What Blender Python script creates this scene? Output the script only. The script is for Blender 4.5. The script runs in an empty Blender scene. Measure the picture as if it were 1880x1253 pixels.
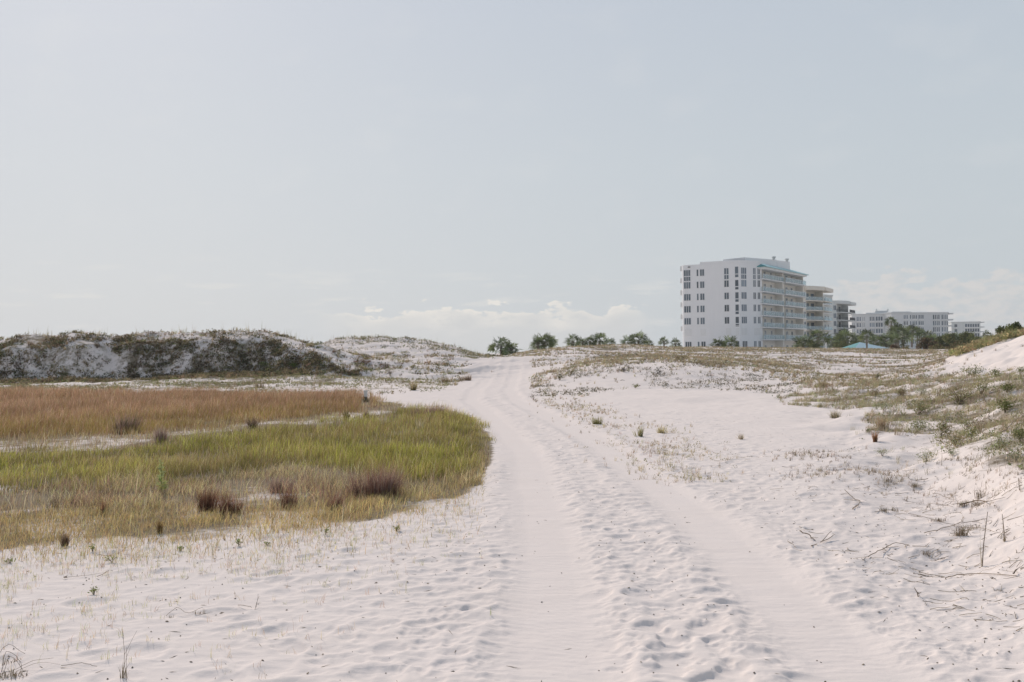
import bpy, math, random
import numpy as np
from mathutils import Matrix, Vector

R = math.radians
rng = np.random.default_rng(11)
random.seed(5)
S = bpy.context.scene
COL = S.collection

# ------------------------------------------------------------------ camera
CAM_H = 1.6
F = 1828.0                      # focal length in photo pixels (35 mm lens)
CX, CY = 940.0, 626.5
PITCH, ROLL = R(0.674), R(-0.6)
cam_data = bpy.data.cameras.new("camera")
cam = bpy.data.objects.new("camera", cam_data)
COL.objects.link(cam)
cam_data.sensor_width = 36.0
cam_data.lens = 35.0
cam_data.clip_start = 0.1
cam_data.clip_end = 20000
CM = Matrix.Rotation(R(90) + PITCH, 3, 'X') @ Matrix.Rotation(ROLL, 3, 'Z')
cam.matrix_world = Matrix.Translation((0, 0, CAM_H)) @ CM.to_4x4()
S.camera = cam
CMn = np.array(CM)

# ------------------------------------------------------------------ exposure, sky, sun
S.view_settings.view_transform = 'Standard'
S.view_settings.look = 'None'
S.view_settings.exposure = 0.0
S.view_settings.gamma = 1.0
SUN_EL, SUN_AZ = 33.0, -25.0    # azimuth from the view direction, to the left
sd = Vector((math.sin(R(SUN_AZ)) * math.cos(R(SUN_EL)), math.cos(R(SUN_AZ)) * math.cos(R(SUN_EL)), math.sin(R(SUN_EL))))
sun_data = bpy.data.lights.new("sun", 'SUN')
sun_data.energy = 3.15
sun_data.angle = R(0.6)
sun_data.color = (1.0, 0.915, 0.845)
sun = bpy.data.objects.new("sun", sun_data)
COL.objects.link(sun)
sun.rotation_euler = sd.to_track_quat('Z', 'Y').to_euler()
sun.location = (-30, 40, 60)

world = bpy.data.worlds.new("World")
S.world = world
world.use_nodes = True
wt = world.node_tree
wt.nodes.clear()


class NT:
    def __init__(s, t): s.t = t
    def n(s, typ, **kw):
        nd = s.t.nodes.new(typ)
        for k, v in kw.items():
            setattr(nd, k, v)
        return nd
    def l(s, a, b): s.t.links.new(a, b)
    def val(s, x, sock):
        if isinstance(x, (int, float)): sock.default_value = x
        elif isinstance(x, tuple): sock.default_value = x
        else: s.l(x, sock)
    def math(s, op, a, b=0.0, c=0.0, clamp=False):
        m = s.n('ShaderNodeMath', operation=op); m.use_clamp = clamp
        s.val(a, m.inputs[0]); s.val(b, m.inputs[1]); s.val(c, m.inputs[2])
        return m.outputs[0]
    def mix(s, f, a, b, blend='MIX'):
        m = s.n('ShaderNodeMix', data_type='RGBA', blend_type=blend)
        s.val(f, m.inputs[0]); s.val(a, m.inputs[6]); s.val(b, m.inputs[7])
        return m.outputs[2]
    def rng(s, v, a, b, c=0.0, d=1.0, smooth=True):
        m = s.n('ShaderNodeMapRange'); m.interpolation_type = 'SMOOTHSTEP' if smooth else 'LINEAR'
        s.val(v, m.inputs[0])
        for k, x in zip((1, 2, 3, 4), (a, b, c, d)): m.inputs[k].default_value = x
        return m.outputs[0]
    def noise(s, vec, scale, detail=4, rough=0.5, lac=2.0, dist=0.0):
        m = s.n('ShaderNodeTexNoise')
        if vec is not None: s.l(vec, m.inputs['Vector'])
        m.inputs['Scale'].default_value = scale; m.inputs['Detail'].default_value = detail
        m.inputs['Roughness'].default_value = rough; m.inputs['Lacunarity'].default_value = lac
        m.inputs['Distortion'].default_value = dist
        return m.outputs[0]


W = NT(wt)
tc = W.n('ShaderNodeTexCoord')
sep = W.n('ShaderNodeSeparateXYZ'); W.l(tc.outputs['Generated'], sep.inputs[0])
el = W.math('MULTIPLY', W.math('ARCSINE', sep.outputs[2]), 57.2958)
az = W.math('MULTIPLY', W.math('ARCTAN2', sep.outputs[0], sep.outputs[1]), 57.2958)
sky = W.n('ShaderNodeTexSky'); sky.sky_type = 'NISHITA'; sky.sun_disc = False
sky.sun_elevation = R(SUN_EL); sky.sun_rotation = R(SUN_AZ)
sky.air_density = 1.0; sky.dust_density = 2.5; sky.ozone_density = 1.5
bg1 = W.n('ShaderNodeBackground'); bg1.inputs[1].default_value = 0.09
W.l(sky.outputs[0], bg1.inputs[0])
ramp = W.n('ShaderNodeValToRGB')
cr = ramp.color_ramp
stops = [(0.0, (.665, .675, .675)), (0.06, (.665, .680, .690)), (0.14, (.655, .678, .698)), (0.28, (.610, .640, .696)), (0.50, (.385, .465, .58)), (1.0, (.195, .28, .43))]
cr.elements[0].position = 0; cr.elements[0].color = (*stops[0][1], 1)
cr.elements[1].position = 1; cr.elements[1].color = (*stops[-1][1], 1)
for p, c in stops[1:-1]:
    e = cr.elements.new(p); e.color = (*c, 1)
W.l(W.math('DIVIDE', el, 75.0, clamp=True), ramp.inputs[0])
# the veil is a little duller away from the sun
azf = W.rng(az, -30.0, 32.0)
veil = W.mix(azf, W.mix(1.0, ramp.outputs[0], (.93, .95, .985, 1), 'MULTIPLY'), W.mix(1.0, ramp.outputs[0], (.85, .90, .935, 1), 'MULTIPLY'))
cv = W.n('ShaderNodeCombineXYZ'); W.l(az, cv.inputs[0]); W.l(W.math('MULTIPLY', el, 2.0), cv.inputs[1]); cv.inputs[2].default_value = 3.7
cvs = W.n('ShaderNodeCombineXYZ'); W.l(W.math('MULTIPLY', az, 0.5), cvs.inputs[0]); W.l(W.math('MULTIPLY', el, 3.0), cvs.inputs[1]); cvs.inputs[2].default_value = 9.1
n1 = W.noise(cv.outputs[0], 0.55, 6, 0.55)
n2 = W.noise(cvs.outputs[0], 0.5, 4, 0.55)
n3 = W.noise(cv.outputs[0], 0.23, 3, 0.5)
# low cumulus bank ahead: its tops rise and fall with the noise
def bank(a0, a1, a2, a3, top, soft, gain):
    m = W.math('MULTIPLY', W.rng(az, a0, a1), W.rng(az, a3, a2))
    t = W.math('ADD', top, W.math('MULTIPLY', W.math('SUBTRACT', n1, 0.5), gain))
    edge = W.math('SUBTRACT', t, el)
    return W.math('MULTIPLY', m, W.rng(edge, 0.0, soft)), edge
b1, e1 = bank(-12.0, -7.5, 6.0, 8.5, 2.55, 0.28, 4.2)
b2, e2 = bank(16.5, 19.0, 30.0, 40.0, 3.9, 0.5, 5.5)
b3 = W.math('MULTIPLY', W.rng(n2, 0.56, 0.72), W.math('MULTIPLY', W.rng(el, 6.5, 2.5), W.rng(el, 0.2, 1.2)))
b4 = W.math('MULTIPLY', W.rng(n3, 0.5, 0.75), W.math('MULTIPLY', W.rng(el, 30.0, 12.0), W.rng(el, 4.0, 10.0)))
puff = W.noise(cv.outputs[0], 1.1, 5, 0.6)
c1 = W.mix(W.rng(e1, 0.1, 1.3), (.82, .79, .745, 1), (.635, .645, .65, 1))
c1 = W.mix(W.rng(puff, 0.38, 0.60), W.mix(0.7, c1, (.64, .65, .655, 1)), c1)
c2 = W.mix(W.rng(puff, 0.35, 0.62), (.585, .61, .63, 1), (.70, .675, .66, 1))
sk = W.mix(W.math('MULTIPLY', b3, 0.45), veil, (.74, .735, .72, 1))
sk = W.mix(W.math('MULTIPLY', b4, 0.16), sk, (.70, .71, .72, 1))
sk = W.mix(W.math('MULTIPLY', b1, 0.95), sk, c1)
sk = W.mix(W.math('MULTIPLY', b2, 0.75), sk, c2)
bg2 = W.n('ShaderNodeBackground'); bg2.inputs[1].default_value = 1.0
W.l(sk, bg2.inputs[0])
ms = W.n('ShaderNodeMixShader'); ms.inputs[0].default_value = 0.95
W.l(bg1.outputs[0], ms.inputs[1]); W.l(bg2.outputs[0], ms.inputs[2])
wo = W.n('ShaderNodeOutputWorld'); W.l(ms.outputs[0], wo.inputs[0])

# ------------------------------------------------------------------ photo pixel <-> ray helpers
def ray(px, py):
    d = np.array([(px - CX) / F, -(py - CY) / F, -1.0])
    w = CMn @ d
    return w / w[1]             # per metre of depth Y

def proj(X, Y, Z):
    p = np.stack([X, Y, Z - CAM_H], -1) @ CMn
    return CX + F * p[..., 0] / -p[..., 2], CY - F * p[..., 1] / -p[..., 2]

# ------------------------------------------------------------------ noise
def _h(ix, iy, seed):
    n = (ix.astype(np.int64) * 374761393 + iy.astype(np.int64) * 668265263 + seed * 974634777) & 0xFFFFFFFF
    n = ((n ^ (n >> 13)) * 1274126177) & 0xFFFFFFFF
    n = (n ^ (n >> 16)) & 0xFFFFFF
    return n / float(0xFFFFFF)

def vn(x, y, seed=0):
    ix = np.floor(x); iy = np.floor(y)
    fx = x - ix; fy = y - iy
    fx = fx * fx * fx * (fx * (fx * 6 - 15) + 10); fy = fy * fy * fy * (fy * (fy * 6 - 15) + 10)
    ix = ix.astype(np.int64); iy = iy.astype(np.int64)
    a = _h(ix, iy, seed); b = _h(ix + 1, iy, seed); c = _h(ix, iy + 1, seed); d = _h(ix + 1, iy + 1, seed)
    return (a + (b - a) * fx) * (1 - fy) + (c + (d - c) * fx) * fy - 0.5

def fbm(x, y, seed=0, oct=4, g=0.5):
    t = 0; a = 1.0
    for k in range(oct):
        t = t + a * vn(x, y, seed + k * 17); x = x * 2.03 + 5.1; y = y * 2.03 - 3.3; a *= g
    return t

def sstep(a, b, x):
    t = np.clip((x - a) / (b - a), 0, 1)
    return t * t * (3 - 2 * t)

# ------------------------------------------------------------------ terrain profiles: per column (photo px) a list of (depth, row) or (depth, None, z)
Z = lambda Y, z: (Y, None, z)
PROF = {}
fx = [-260, 0, 60, 120, 180, 240, 300, 350, 420, 460, 500, 540, 580, 640, 700, 760, 800, 850]
fb = [702, 702, 701, 700, 698, 697, 695, 693, 691, 691, 691, 691, 691, 693, 696, 701, 704, 706]
ft = [642, 641, 641, 640, 633, 636, 634, 624, 617, 612, 619, 629, 641, 654, 666, 674, 680, 694]
fc = [624, 622, 617, 616, 617, 614, 610, 614, 612, 608, 613, 621, 632, 648, 662, 671, 677, 691]
bc = {580: 626, 640: 619, 700: 619, 760: 620, 800: 628, 850: 643}
for x, b, t, c in zip(fx, fb, ft, fc):
    Yb = 62.0 if x < 560 else np.interp(x, [560, 850], [61, 55])
    run = 2.0 if x < 540 else np.interp(x, [540, 640, 850], [2.1, 4.0, 3.5])
    p = [Z(2, 0), Z(44, 0), (Yb, b), (Yb + run, t), (Yb + run + 3.5, c)]
    if x in bc:
        p += [Z(Yb + run + 9, 1.0), (96, bc[x]), Z(110, 1.2), Z(150, .6)]
    else:
        p += [Z(Yb + run + 12, 1.9), Z(100, 1.0), Z(150, .6)]
    PROF[x] = p
PROF[885] = [Z(2, 0), Z(46, 0), (52, 706), (60, 686), (68, 668), (90, 657), Z(105, .8), Z(150, .5)]
PROF[910] = [Z(2, 0), Z(44, 0), (47, 714), (58, 690), (67, 660.5), Z(72, 1.1), Z(85, .7), Z(150, .5)]
PROF[928] = [Z(2, 0), Z(44, 0), (47, 714), (58, 690), (67, 660.5), (76, 660), (88, 655), Z(100, .9), Z(150, .5)]
PROF[955] = [Z(2, 0), Z(44, 0), (47, 714), (58, 689), (67, 660), (76, 656), (88, 648), Z(102, 1.0), Z(150, .5)]
PROF[985] = [Z(2, 0), Z(43, 0), (50, 700), (57, 680), (67, 661), (80, 646), (88, 642), Z(105, 1.2), Z(150, .5)]
PROF[1050] = [Z(2, 0), Z(41, 0), (46, 704), (51.5, 676), (58, 667), (75, 651), (92, 634), Z(110, 1.4), Z(150, .5)]
PROF[1150] = [Z(2, 0), Z(38, 0), (43, 712), (51, 668), (55, 662), (68, 659), (85, 645), (98, 633), Z(115, 1.5), Z(150, .5)]
PROF[1250] = [Z(2, 0), Z(37, 0), (42, 716), (51, 669), (56, 662), (75, 655), (105, 638), Z(125, 1.5), Z(150, .5)]
PROF[1350] = [Z(2, 0), Z(37, 0), (42, 718), (49, 676), (54, 668), (75, 658), (115, 638), Z(135, 1.5), Z(160, .5)]
PROF[1450] = [Z(2, 0), Z(34, 0), (38, 722), (44, 696), (52, 682), (75, 662), (120, 640), Z(140, 1.5), Z(165, .5)]
PROF[1550] = [Z(2, 0), Z(28, 0), (33, 730), (40, 702), (50, 689), (80, 661), (125, 641), Z(140, 1.5), Z(165, .5)]
PROF[1650] = [Z(2, 0), Z(19, 0), (24, 757), (31, 724), (38, 702), (58, 681), (90, 658), (125, 643), Z(140, 1.5), Z(165, .5)]
PROF[1700] = [Z(2, 0), Z(15, 0), (19, 782), (27, 731), (36, 700), (44, 690), (56, 675), (90, 660), (125, 645), Z(140, 1.5), Z(165, .5)]
PROF[1750] = [Z(2, 0), Z(11, 0), (14.5, 815), (22, 752), (30, 706), (37, 692), (48, 656), Z(58, 1.1), Z(125, 1.5), Z(165, .5)]
PROF[1820] = [Z(2, 0), Z(8, 0.02), (10.7, 870), (13, 831), (21, 738), (28, 697), (33, 690), (45, 633), Z(55, 1.7), Z(125, 1.4), Z(165, .5)]
PROF[1880] = [Z(2, 0), Z(6.5, 0.04), (9.3, 882), (12, 836), (20, 731), (26, 692), (30, 687), (42, 617), Z(55, 2.3), Z(125, 1.3), Z(165, .5)]
PROF[2150] = [Z(2, .1), Z(6.0, 0.25), (9.0, 870), (12, 800), (20, 700), (26, 670), (38, 590), Z(60, 3.0), Z(125, 1.3), Z(165, .5)]
LY = np.linspace(math.log(2.0), math.log(170.0), 420)
YY = np.exp(LY)
cols_px = sorted(PROF)
cols_u, cols_z = [], []
for px in cols_px:
    ys, zs = [], []
    for e in PROF[px]:
        ys.append(e[0])
        zs.append(e[2] if len(e) == 3 else CAM_H + ray(px, e[1])[2] * e[0])
    z = np.interp(YY, ys, zs)
    cols_z.append(z); cols_u.append(ray(px, 690)[0])
cols_u = np.array(cols_u); cols_z = np.array(cols_z)
UU = np.linspace(-0.75, 0.75, 751)
ZG = np.empty((len(UU), len(YY)))
for j in range(len(YY)):
    ZG[:, j] = np.interp(UU, cols_u, cols_z[:, j])
def gk(s):
    n = int(3 * s); k = np.exp(-.5 * (np.arange(-n, n + 1) / s) ** 2); return k / k.sum()
def smooth_axis(A, s, ax):
    k = gk(s); n = len(k) // 2
    P = np.concatenate([np.repeat(np.take(A, [0], ax), n, ax), A, np.repeat(np.take(A, [-1], ax), n, ax)], ax)
    out = np.zeros_like(A)
    for i, w in enumerate(k):
        out += w * np.take(P, range(i, i + A.shape[ax]), ax)
    return out
ZG = smooth_axis(ZG, 9.0, 0)
ZG = smooth_axis(ZG, .55, 1)

def zmacro(X, Y):
    wz = sstep(53, 58, Y) * sstep(82, 74, Y) * sstep(-2, -8, X)
    Yw = Y + wz * (2.6 * fbm(X * .16, X * 0 + 3.3, 201, 3) + 1.1 * fbm(X * .7 + Y * .25, Y * .15, 203, 2))
    Yc = np.clip(Yw, 2.0, 169.9)
    u = np.clip(X / np.maximum(Yc, 1e-3), -0.749, 0.749)
    fi = (u + 0.75) / 1.5 * (len(UU) - 1)
    fj = (np.log(Yc) - LY[0]) / (LY[1] - LY[0])
    i = np.clip(fi.astype(int), 0, len(UU) - 2); j = np.clip(fj.astype(int), 0, len(YY) - 2)
    a = fi - i; b = fj - j
    z = (ZG[i, j] * (1 - a) + ZG[i + 1, j] * a) * (1 - b) + (ZG[i, j + 1] * (1 - a) + ZG[i + 1, j + 1] * a) * b
    # dune relief, stronger on the steep far slopes
    k = sstep(48, 64, Y) * sstep(230, 120, Y)
    lf = sstep(0.02, -0.06, X / np.maximum(Yc, 1))
    z = z + k * (0.55 + .45 * lf) * (0.34 * fbm(X * .22 + Y * .1, Y * .5, 5, 4) + .16 * fbm(X * .9, Y * 1.1, 9, 3))
    k2 = sstep(16, 42, Y) * (1 - k)
    z = z + k2 * 0.15 * fbm(X * .35, Y * .35, 31, 3) * sstep(0.05, .2, np.abs(X / np.maximum(Yc, 1) + .02))
    kr = sstep(.22, .42, X / np.maximum(Yc, 1)) * sstep(4.5, 9, Y) * (1 - k)
    z = z + kr * 0.22 * fbm(X * .9, Y * .8, 77, 3)
    return z

def ground(px, row, y0=2.5, y1=300.0):
    r = ray(px, row)
    Ys = np.exp(np.linspace(math.log(y0), math.log(y1), 900))
    h = CAM_H + r[2] * Ys - zmacro(r[0] * Ys, Ys)
    k = np.where(h < 0)[0]
    if len(k) == 0:
        return None
    i = k[0]
    Y = Ys[i] if i == 0 else Ys[i - 1] + (Ys[i] - Ys[i - 1]) * h[i - 1] / (h[i - 1] - h[i])
    return r[0] * Y, Y

trk = [(1030, 1590, 1253), (1020, 1462, 1120), (1005, 1340, 1000), (990, 1262, 930), (975, 1160, 860), (940, 1080, 800), (898, 1000, 760), (866, 948, 735), (872, 934, 715), (897, 944, 692), (908, 949, 666)]
TL, TR = [], []
for a, b, r in trk:
    ga = ground(a, r); gb = ground(b, r)
    TL.append(ga); TR.append(gb)
def track_fn(T):
    T = sorted(T, key=lambda p: p[1])
    ys = np.array([p[1] for p in T]); xs = np.array([p[0] for p in T])
    s0 = (xs[1] - xs[0]) / (ys[1] - ys[0])
    ys = np.concatenate([[ys[0] - 6], ys, [110]]); xs = np.concatenate([[xs[0] - 6 * s0], xs, [xs[-1] + 1.5]])
    yd = np.linspace(ys[0], 110, 900); xd = np.interp(yd, ys, xs)
    k = gk(7); n = len(k) // 2
    xd = np.convolve(np.concatenate([[xd[0]] * n, xd, [xd[-1]] * n]), k, 'valid')
    return lambda Y: np.interp(Y, yd, xd), lambda Y: np.interp(Y, yd, np.gradient(xd, yd))
xL, dL = track_fn(TL); xR, dR = track_fn(TR)

# ------------------------------------------------------------------ zones (photo px of the ground point -> fixed world area)
def inpoly(px, py, poly):
    P = np.array(poly, float); c = np.zeros(px.shape, bool)
    j = len(P) - 1
    for i in range(len(P)):
        xi, yi = P[i]; xj, yj = P[j]
        with np.errstate(divide='ignore', invalid='ignore'):
            c ^= ((yi > py) != (yj > py)) & (px < (xj - xi) * (py - yi) / (yj - yi + 1e-9) + xi)
        j = i
    return c
FIELD = [(-700, 722), (-20, 722), (300, 724), (640, 728), (700, 736), (760, 748), (830, 752), (868, 772), (892, 795), (905, 830), (903, 860), (885, 888), (850, 905), (780, 928), (700, 948), (600, 965), (480, 980), (330, 990), (150, 996), (-20, 1003), (-900, 1030)]
REDZ = [(-700, 722), (-20, 722), (300, 724), (640, 728), (690, 738), (660, 752), (560, 764), (440, 778), (300, 790), (150, 802), (-20, 812), (-700, 840)]
BARE = [(-700, 843), (-20, 813), (120, 806), (250, 796), (330, 792), (560, 766), (700, 754), (740, 760), (640, 776), (520, 784), (420, 796), (330, 804), (200, 826), (90, 832), (-20, 838), (-700, 875)]
GREENZ = [(-700, 880), (-20, 838), (90, 834), (220, 826), (340, 806), (430, 796), (540, 784), (660, 772), (740, 756), (800, 752), (860, 770), (890, 798), (903, 835), (893, 868), (800, 872), (680, 868), (520, 866), (380, 874), (200, 884), (60, 890), (-20, 898), (-700, 930)]

# ------------------------------------------------------------------ the ground sheet
ud = np.arange(-0.57, 0.5701, 0.00125)
ue = [0.57]
while ue[-1] < 60: ue.append(ue[-1] * 1.11 + 0.004)
ue = np.array(ue[1:])
U = np.concatenate([-ue[::-1], ud, ue])
Yn = np.exp(np.arange(math.log(2.6), math.log(132), 0.0027))
Yv = np.concatenate([[-1000., -300., -40., -6., -.6, .3, .8, 1.4, 2.0], Yn, np.exp(np.linspace(math.log(134), math.log(1500), 40))])
YM, UM = np.meshgrid(Yv, U, indexing='ij')
XM = UM * np.maximum(np.abs(YM), 0.8)
XM = np.clip(XM, -1400, 1400)
r0 = int(np.argmin(abs(Yv - Yn[0]))); r1 = r0 + len(Yn)
ZM = zmacro(XM, YM)
ZM[YM > 170] = zmacro(XM, np.full_like(XM, 169.))[YM > 170]
px0, row0 = proj(XM, np.maximum(YM, .5), ZM)
sub = (slice(r0, r1), slice(len(ue), len(ue) + len(ud)))
X = XM[sub]; Y = YM[sub]; PXs = px0[sub]; RWs = row0[sub]
cL = 1 / np.sqrt(1 + dL(Y) ** 2); cR = 1 / np.sqrt(1 + dR(Y) ** 2)
eL = (X - xL(Y)) * cL; eR = (X - xR(Y)) * cR
wob = 0.10 * fbm(X * .9, Y * .5, 3, 3)
inL = sstep(.40, .15, np.abs(eL + wob)); inR = sstep(.42, .16, np.abs(eR + wob))
inT = np.maximum(inL, inR) * sstep(80, 60, Y)
# trampled relief
tramp = np.zeros_like(X)
nfp = 0
drow = 0.0027
def stamp(x, y, ang, L, Wd, D, tilt):
    ext = L * 1.9
    j0 = int((math.log(max(y - ext, 2.61)) - math.log(2.6)) / drow); j1 = int((math.log(y + ext) - math.log(2.6)) / drow) + 2
    u0 = (x - ext) / y; u1 = (x + ext) / y
    i0 = int((u0 + .57) / .00125) - 1; i1 = int((u1 + .57) / .00125) + 2
    i0 = max(i0, 0); i1 = min(i1, X.shape[1]); j0 = max(j0, 0); j1 = min(j1, X.shape[0])
    if i1 <= i0 or j1 <= j0: return
    dx = X[j0:j1, i0:i1] - x; dy = Y[j0:j1, i0:i1] - y
    ca, sa = math.cos(ang), math.sin(ang)
    a = (dx * ca + dy * sa) / L; b = (-dx * sa + dy * ca) / Wd
    d = np.sqrt(np.maximum(a * a + b * b + .12 * np.sin(3.1 * a + b * 2 + ang) * b, 0))
    pit = -D * np.clip(1 - d ** 1.9, 0, 1) ** 0.9 * (1 + tilt * a)
    rim = D * .42 * np.exp(-((d - 1.22) / .26) ** 2) * (1 - .6 * tilt * a)
    tramp[j0:j1, i0:i1] += pit + rim
pts = []
def scatter_fp(n, ymin, ymax, ufun):
    k = 0
    while k < n:
        y = math.exp(random.uniform(math.log(ymin), math.log(ymax)))
        x = ufun(y)
        if abs(x / y) > .56: k += .3; continue
        pts.append((x, y)); k += 1
XLf = lambda y: float(xL(y)); XRf = lambda y: float(xR(y))
scatter_fp(3000, 4.2, 60, lambda y: random.uniform(XLf(y) + .25, XRf(y) - .25))
scatter_fp(1900, 4.2, 55, lambda y: XLf(y) - .3 - abs(random.gauss(0, 1.1)))
scatter_fp(1800, 4.2, 30, lambda y: XRf(y) + .35 + abs(random.gauss(0, 1.6)))
scatter_fp(600, 4.2, 12, lambda y: random.uniform(-.55 * y, XLf(y)))
scatter_fp(1500, 12, 38, lambda y: random.uniform(XRf(y) + .3, .3 * y + 1))
for k_ in range(7000):
    y = math.exp(random.uniform(math.log(5.0), math.log(34))); x = random.uniform(-.12, .5) * y
    if x > xL(y) - 3: stamp(x, y, random.uniform(0, 3.14), random.uniform(.035, .075), random.uniform(.02, .05), random.uniform(.0015, .0045), random.uniform(-.5, .5))
for x, y in pts:
    big = random.random() < .12
    ang = R(90) + random.gauss(0, .5) if random.random() < .5 else random.uniform(0, math.pi)
    s = random.uniform(.75, 1.25) * (1.35 if big else 1.0)
    stamp(x, y, ang, .100 * s, .060 * s * random.uniform(.8, 1.6), random.uniform(.0022, .0054) * s * (2.3 if big else 1), random.uniform(-.5, .5))
tramp = -.020 * np.tanh(-tramp / .020) * (tramp < 0) + .011 * np.tanh(tramp / .011) * (tramp >= 0)
fieldmask = inpoly(PXs, RWs, FIELD)
lumps = .0035 * (.5 - 2 * np.abs(fbm(X * 1.9 + Y * .4, Y * 2.6, 41, 3))) + .0035 * fbm(X * 8, Y * 9, 57, 2)
far = sstep(14, 30, Y)
lumps = lumps + far * .034 * fbm(X * 2.6, Y * 1.6, 63, 3)
lumps = lumps + sstep(9, 16, Y) * .010 * fbm(X * 5.5, Y * 3.2, 67, 2)
near_path = np.exp(-(np.clip(np.abs(X - .5 * (xL(Y) + xR(Y))) - 1.2, 0, 99) / 2.2) ** 2)
quiet = .5 + .5 * near_path
tread = .0007 * np.sin((Y + .4 * fbm(X * 2, Y * .6, 23, 2)) * 75) * sstep(.1, -.15, fbm(X * .7, Y * .35, 29, 2)) * sstep(11, 7, Y)
micro = (lumps * quiet + tramp) * (1 - .88 * inT) + inT * (.0045 * fbm(X * 1.8, Y * 5, 19, 3) + tread)
berm = .018 * np.exp(-((np.minimum(np.abs(eL), np.abs(eR)) - .46) / .11) ** 2) * sstep(80, 60, Y)
micro = micro - inT * .022 + berm * (.6 + fbm(X * 2, Y * 1.2, 5, 2))
micro = np.where(fieldmask, micro * .5, micro)
ZM[sub] += micro * sstep(132, 100, Y)

def zground(x, y):
    """macro height plus the stamped relief, for standing things on the sand"""
    x = np.asarray(x, float); y = np.asarray(y, float)
    z = zmacro(x, y)
    j = np.clip(np.round((np.log(np.maximum(y, 2.6)) - math.log(2.6)) / drow).astype(int), 0, X.shape[0] - 1)
    i = np.clip(np.round((x / np.maximum(y, .1) + .57) / .00125).astype(int), 0, X.shape[1] - 1)
    ok = (np.abs(x / np.maximum(y, .1)) < .57) & (y > 2.6) & (y < 125)
    return z + np.where(ok, micro[j, i], 0)

# litter: how much dead plant matter and soil colours the sand
lit = np.zeros_like(XM)
l = np.zeros_like(X)
jx = PXs + 26 * fbm(X * .7, Y * .5, 90, 3) * np.clip(20 / Y, .25, 2); jy = RWs + 16 * fbm(X * .6 + 9, Y * .5, 95, 3) * np.clip(14 / Y, .2, 2)
fz = inpoly(jx, jy, FIELD); bz = inpoly(jx, jy, BARE)
l = np.where(fz, .95, l); l = np.where(bz, .42, l)
rowedge = (RWs > 890) & fz
l = np.where(rowedge, .68 + .5 * fbm(X * 1.4, Y * 1.4, 61, 3), l)
l = np.where((RWs > 930) & fz, .60 + .5 * fbm(X * 1.4, Y * 1.4, 61, 3), l)
dune = (PXs < 640) & (RWs < 704) & (Y > 52)
l = np.where(dune, .36 + .6 * fbm(X * .7, Y * 1.2, 44, 3), l)
l = np.where((PXs < 860) & (Y > 44) & (Y < 56) & (PXs < 800), .34 + .6 * fbm(X * .5, Y * .8, 47, 3), l)
plat = (PXs > 1080) & (Y > 52)
l = np.where(plat, .30 + .7 * fbm(X * .25, Y * .25, 48, 3), l)
knoll = inpoly(PXs, RWs, [(1460, 735), (1560, 705), (1900, 690), (2000, 860), (1850, 870), (1700, 835), (1590, 815), (1600, 760)])
l = np.where(knoll, .36 + .6 * fbm(X * .8, Y * .8, 49, 3), l)
l = np.clip(l, 0, 1)
l = smooth_axis(smooth_axis(l, 5, 0), 5, 1)
l = np.clip(l + .25 * fbm(X * 2.2, Y * 2.2, 66, 3) * (l > .02) * (l < .9), 0, 1)
lit[sub] = l
ny, nx = XM.shape
co = np.stack([XM, YM, ZM], -1).reshape(-1, 3).astype(np.float32)
idx = np.arange(ny * nx).reshape(ny, nx)
q = np.stack([idx[:-1, :-1], idx[:-1, 1:], idx[1:, 1:], idx[1:, :-1]], -1).reshape(-1, 4)


def raw_mesh(name, co, quads=None, tris=None, col=None, smooth=False):
    me = bpy.data.meshes.new(name)
    nq = 0 if quads is None else len(quads); nt = 0 if tris is None else len(tris)
    me.vertices.add(len(co)); me.vertices.foreach_set('co', np.ascontiguousarray(co, np.float32).ravel())
    li = []
    if nq: li.append(np.asarray(quads).ravel())
    if nt: li.append(np.asarray(tris).ravel())
    li = np.concatenate(li).astype(np.int32)
    me.loops.add(len(li)); me.loops.foreach_set('vertex_index', li)
    me.polygons.add(nq + nt)
    ls = np.concatenate([np.arange(nq) * 4, nq * 4 + np.arange(nt) * 3]).astype(np.int32)
    me.polygons.foreach_set('loop_start', ls)
    if smooth: me.polygons.foreach_set('use_smooth', np.ones(nq + nt, bool))
    me.update(calc_edges=True)
    if col is not None:
        at = me.attributes.new('Col', 'FLOAT_COLOR', 'POINT')
        c4 = np.ones((len(co), 4), np.float32); c4[:, :3] = col
        at.data.foreach_set('color', c4.ravel())
    return me

def link(name, me, mat=None, parent=None, label=None, cat=None, group=None, kind=None, loc=None, rz=None, scale=None):
    o = bpy.data.objects.new(name, me)
    COL.objects.link(o)
    if mat is not None and me is not None: me.materials.append(mat)
    if parent is not None: o.parent = parent
    tagp(o, label, cat, group, kind)
    if loc is not None: o.location = loc
    if rz is not None: o.rotation_euler = (0, 0, rz)
    if scale is not None: o.scale = (scale,) * 3 if isinstance(scale, (int, float)) else scale
    return o
def tagp(o, label=None, cat=None, group=None, kind=None):
    for k, v in (('label', label), ('category', cat), ('group', group), ('kind', kind)):
        if v: o[k] = v

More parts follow.
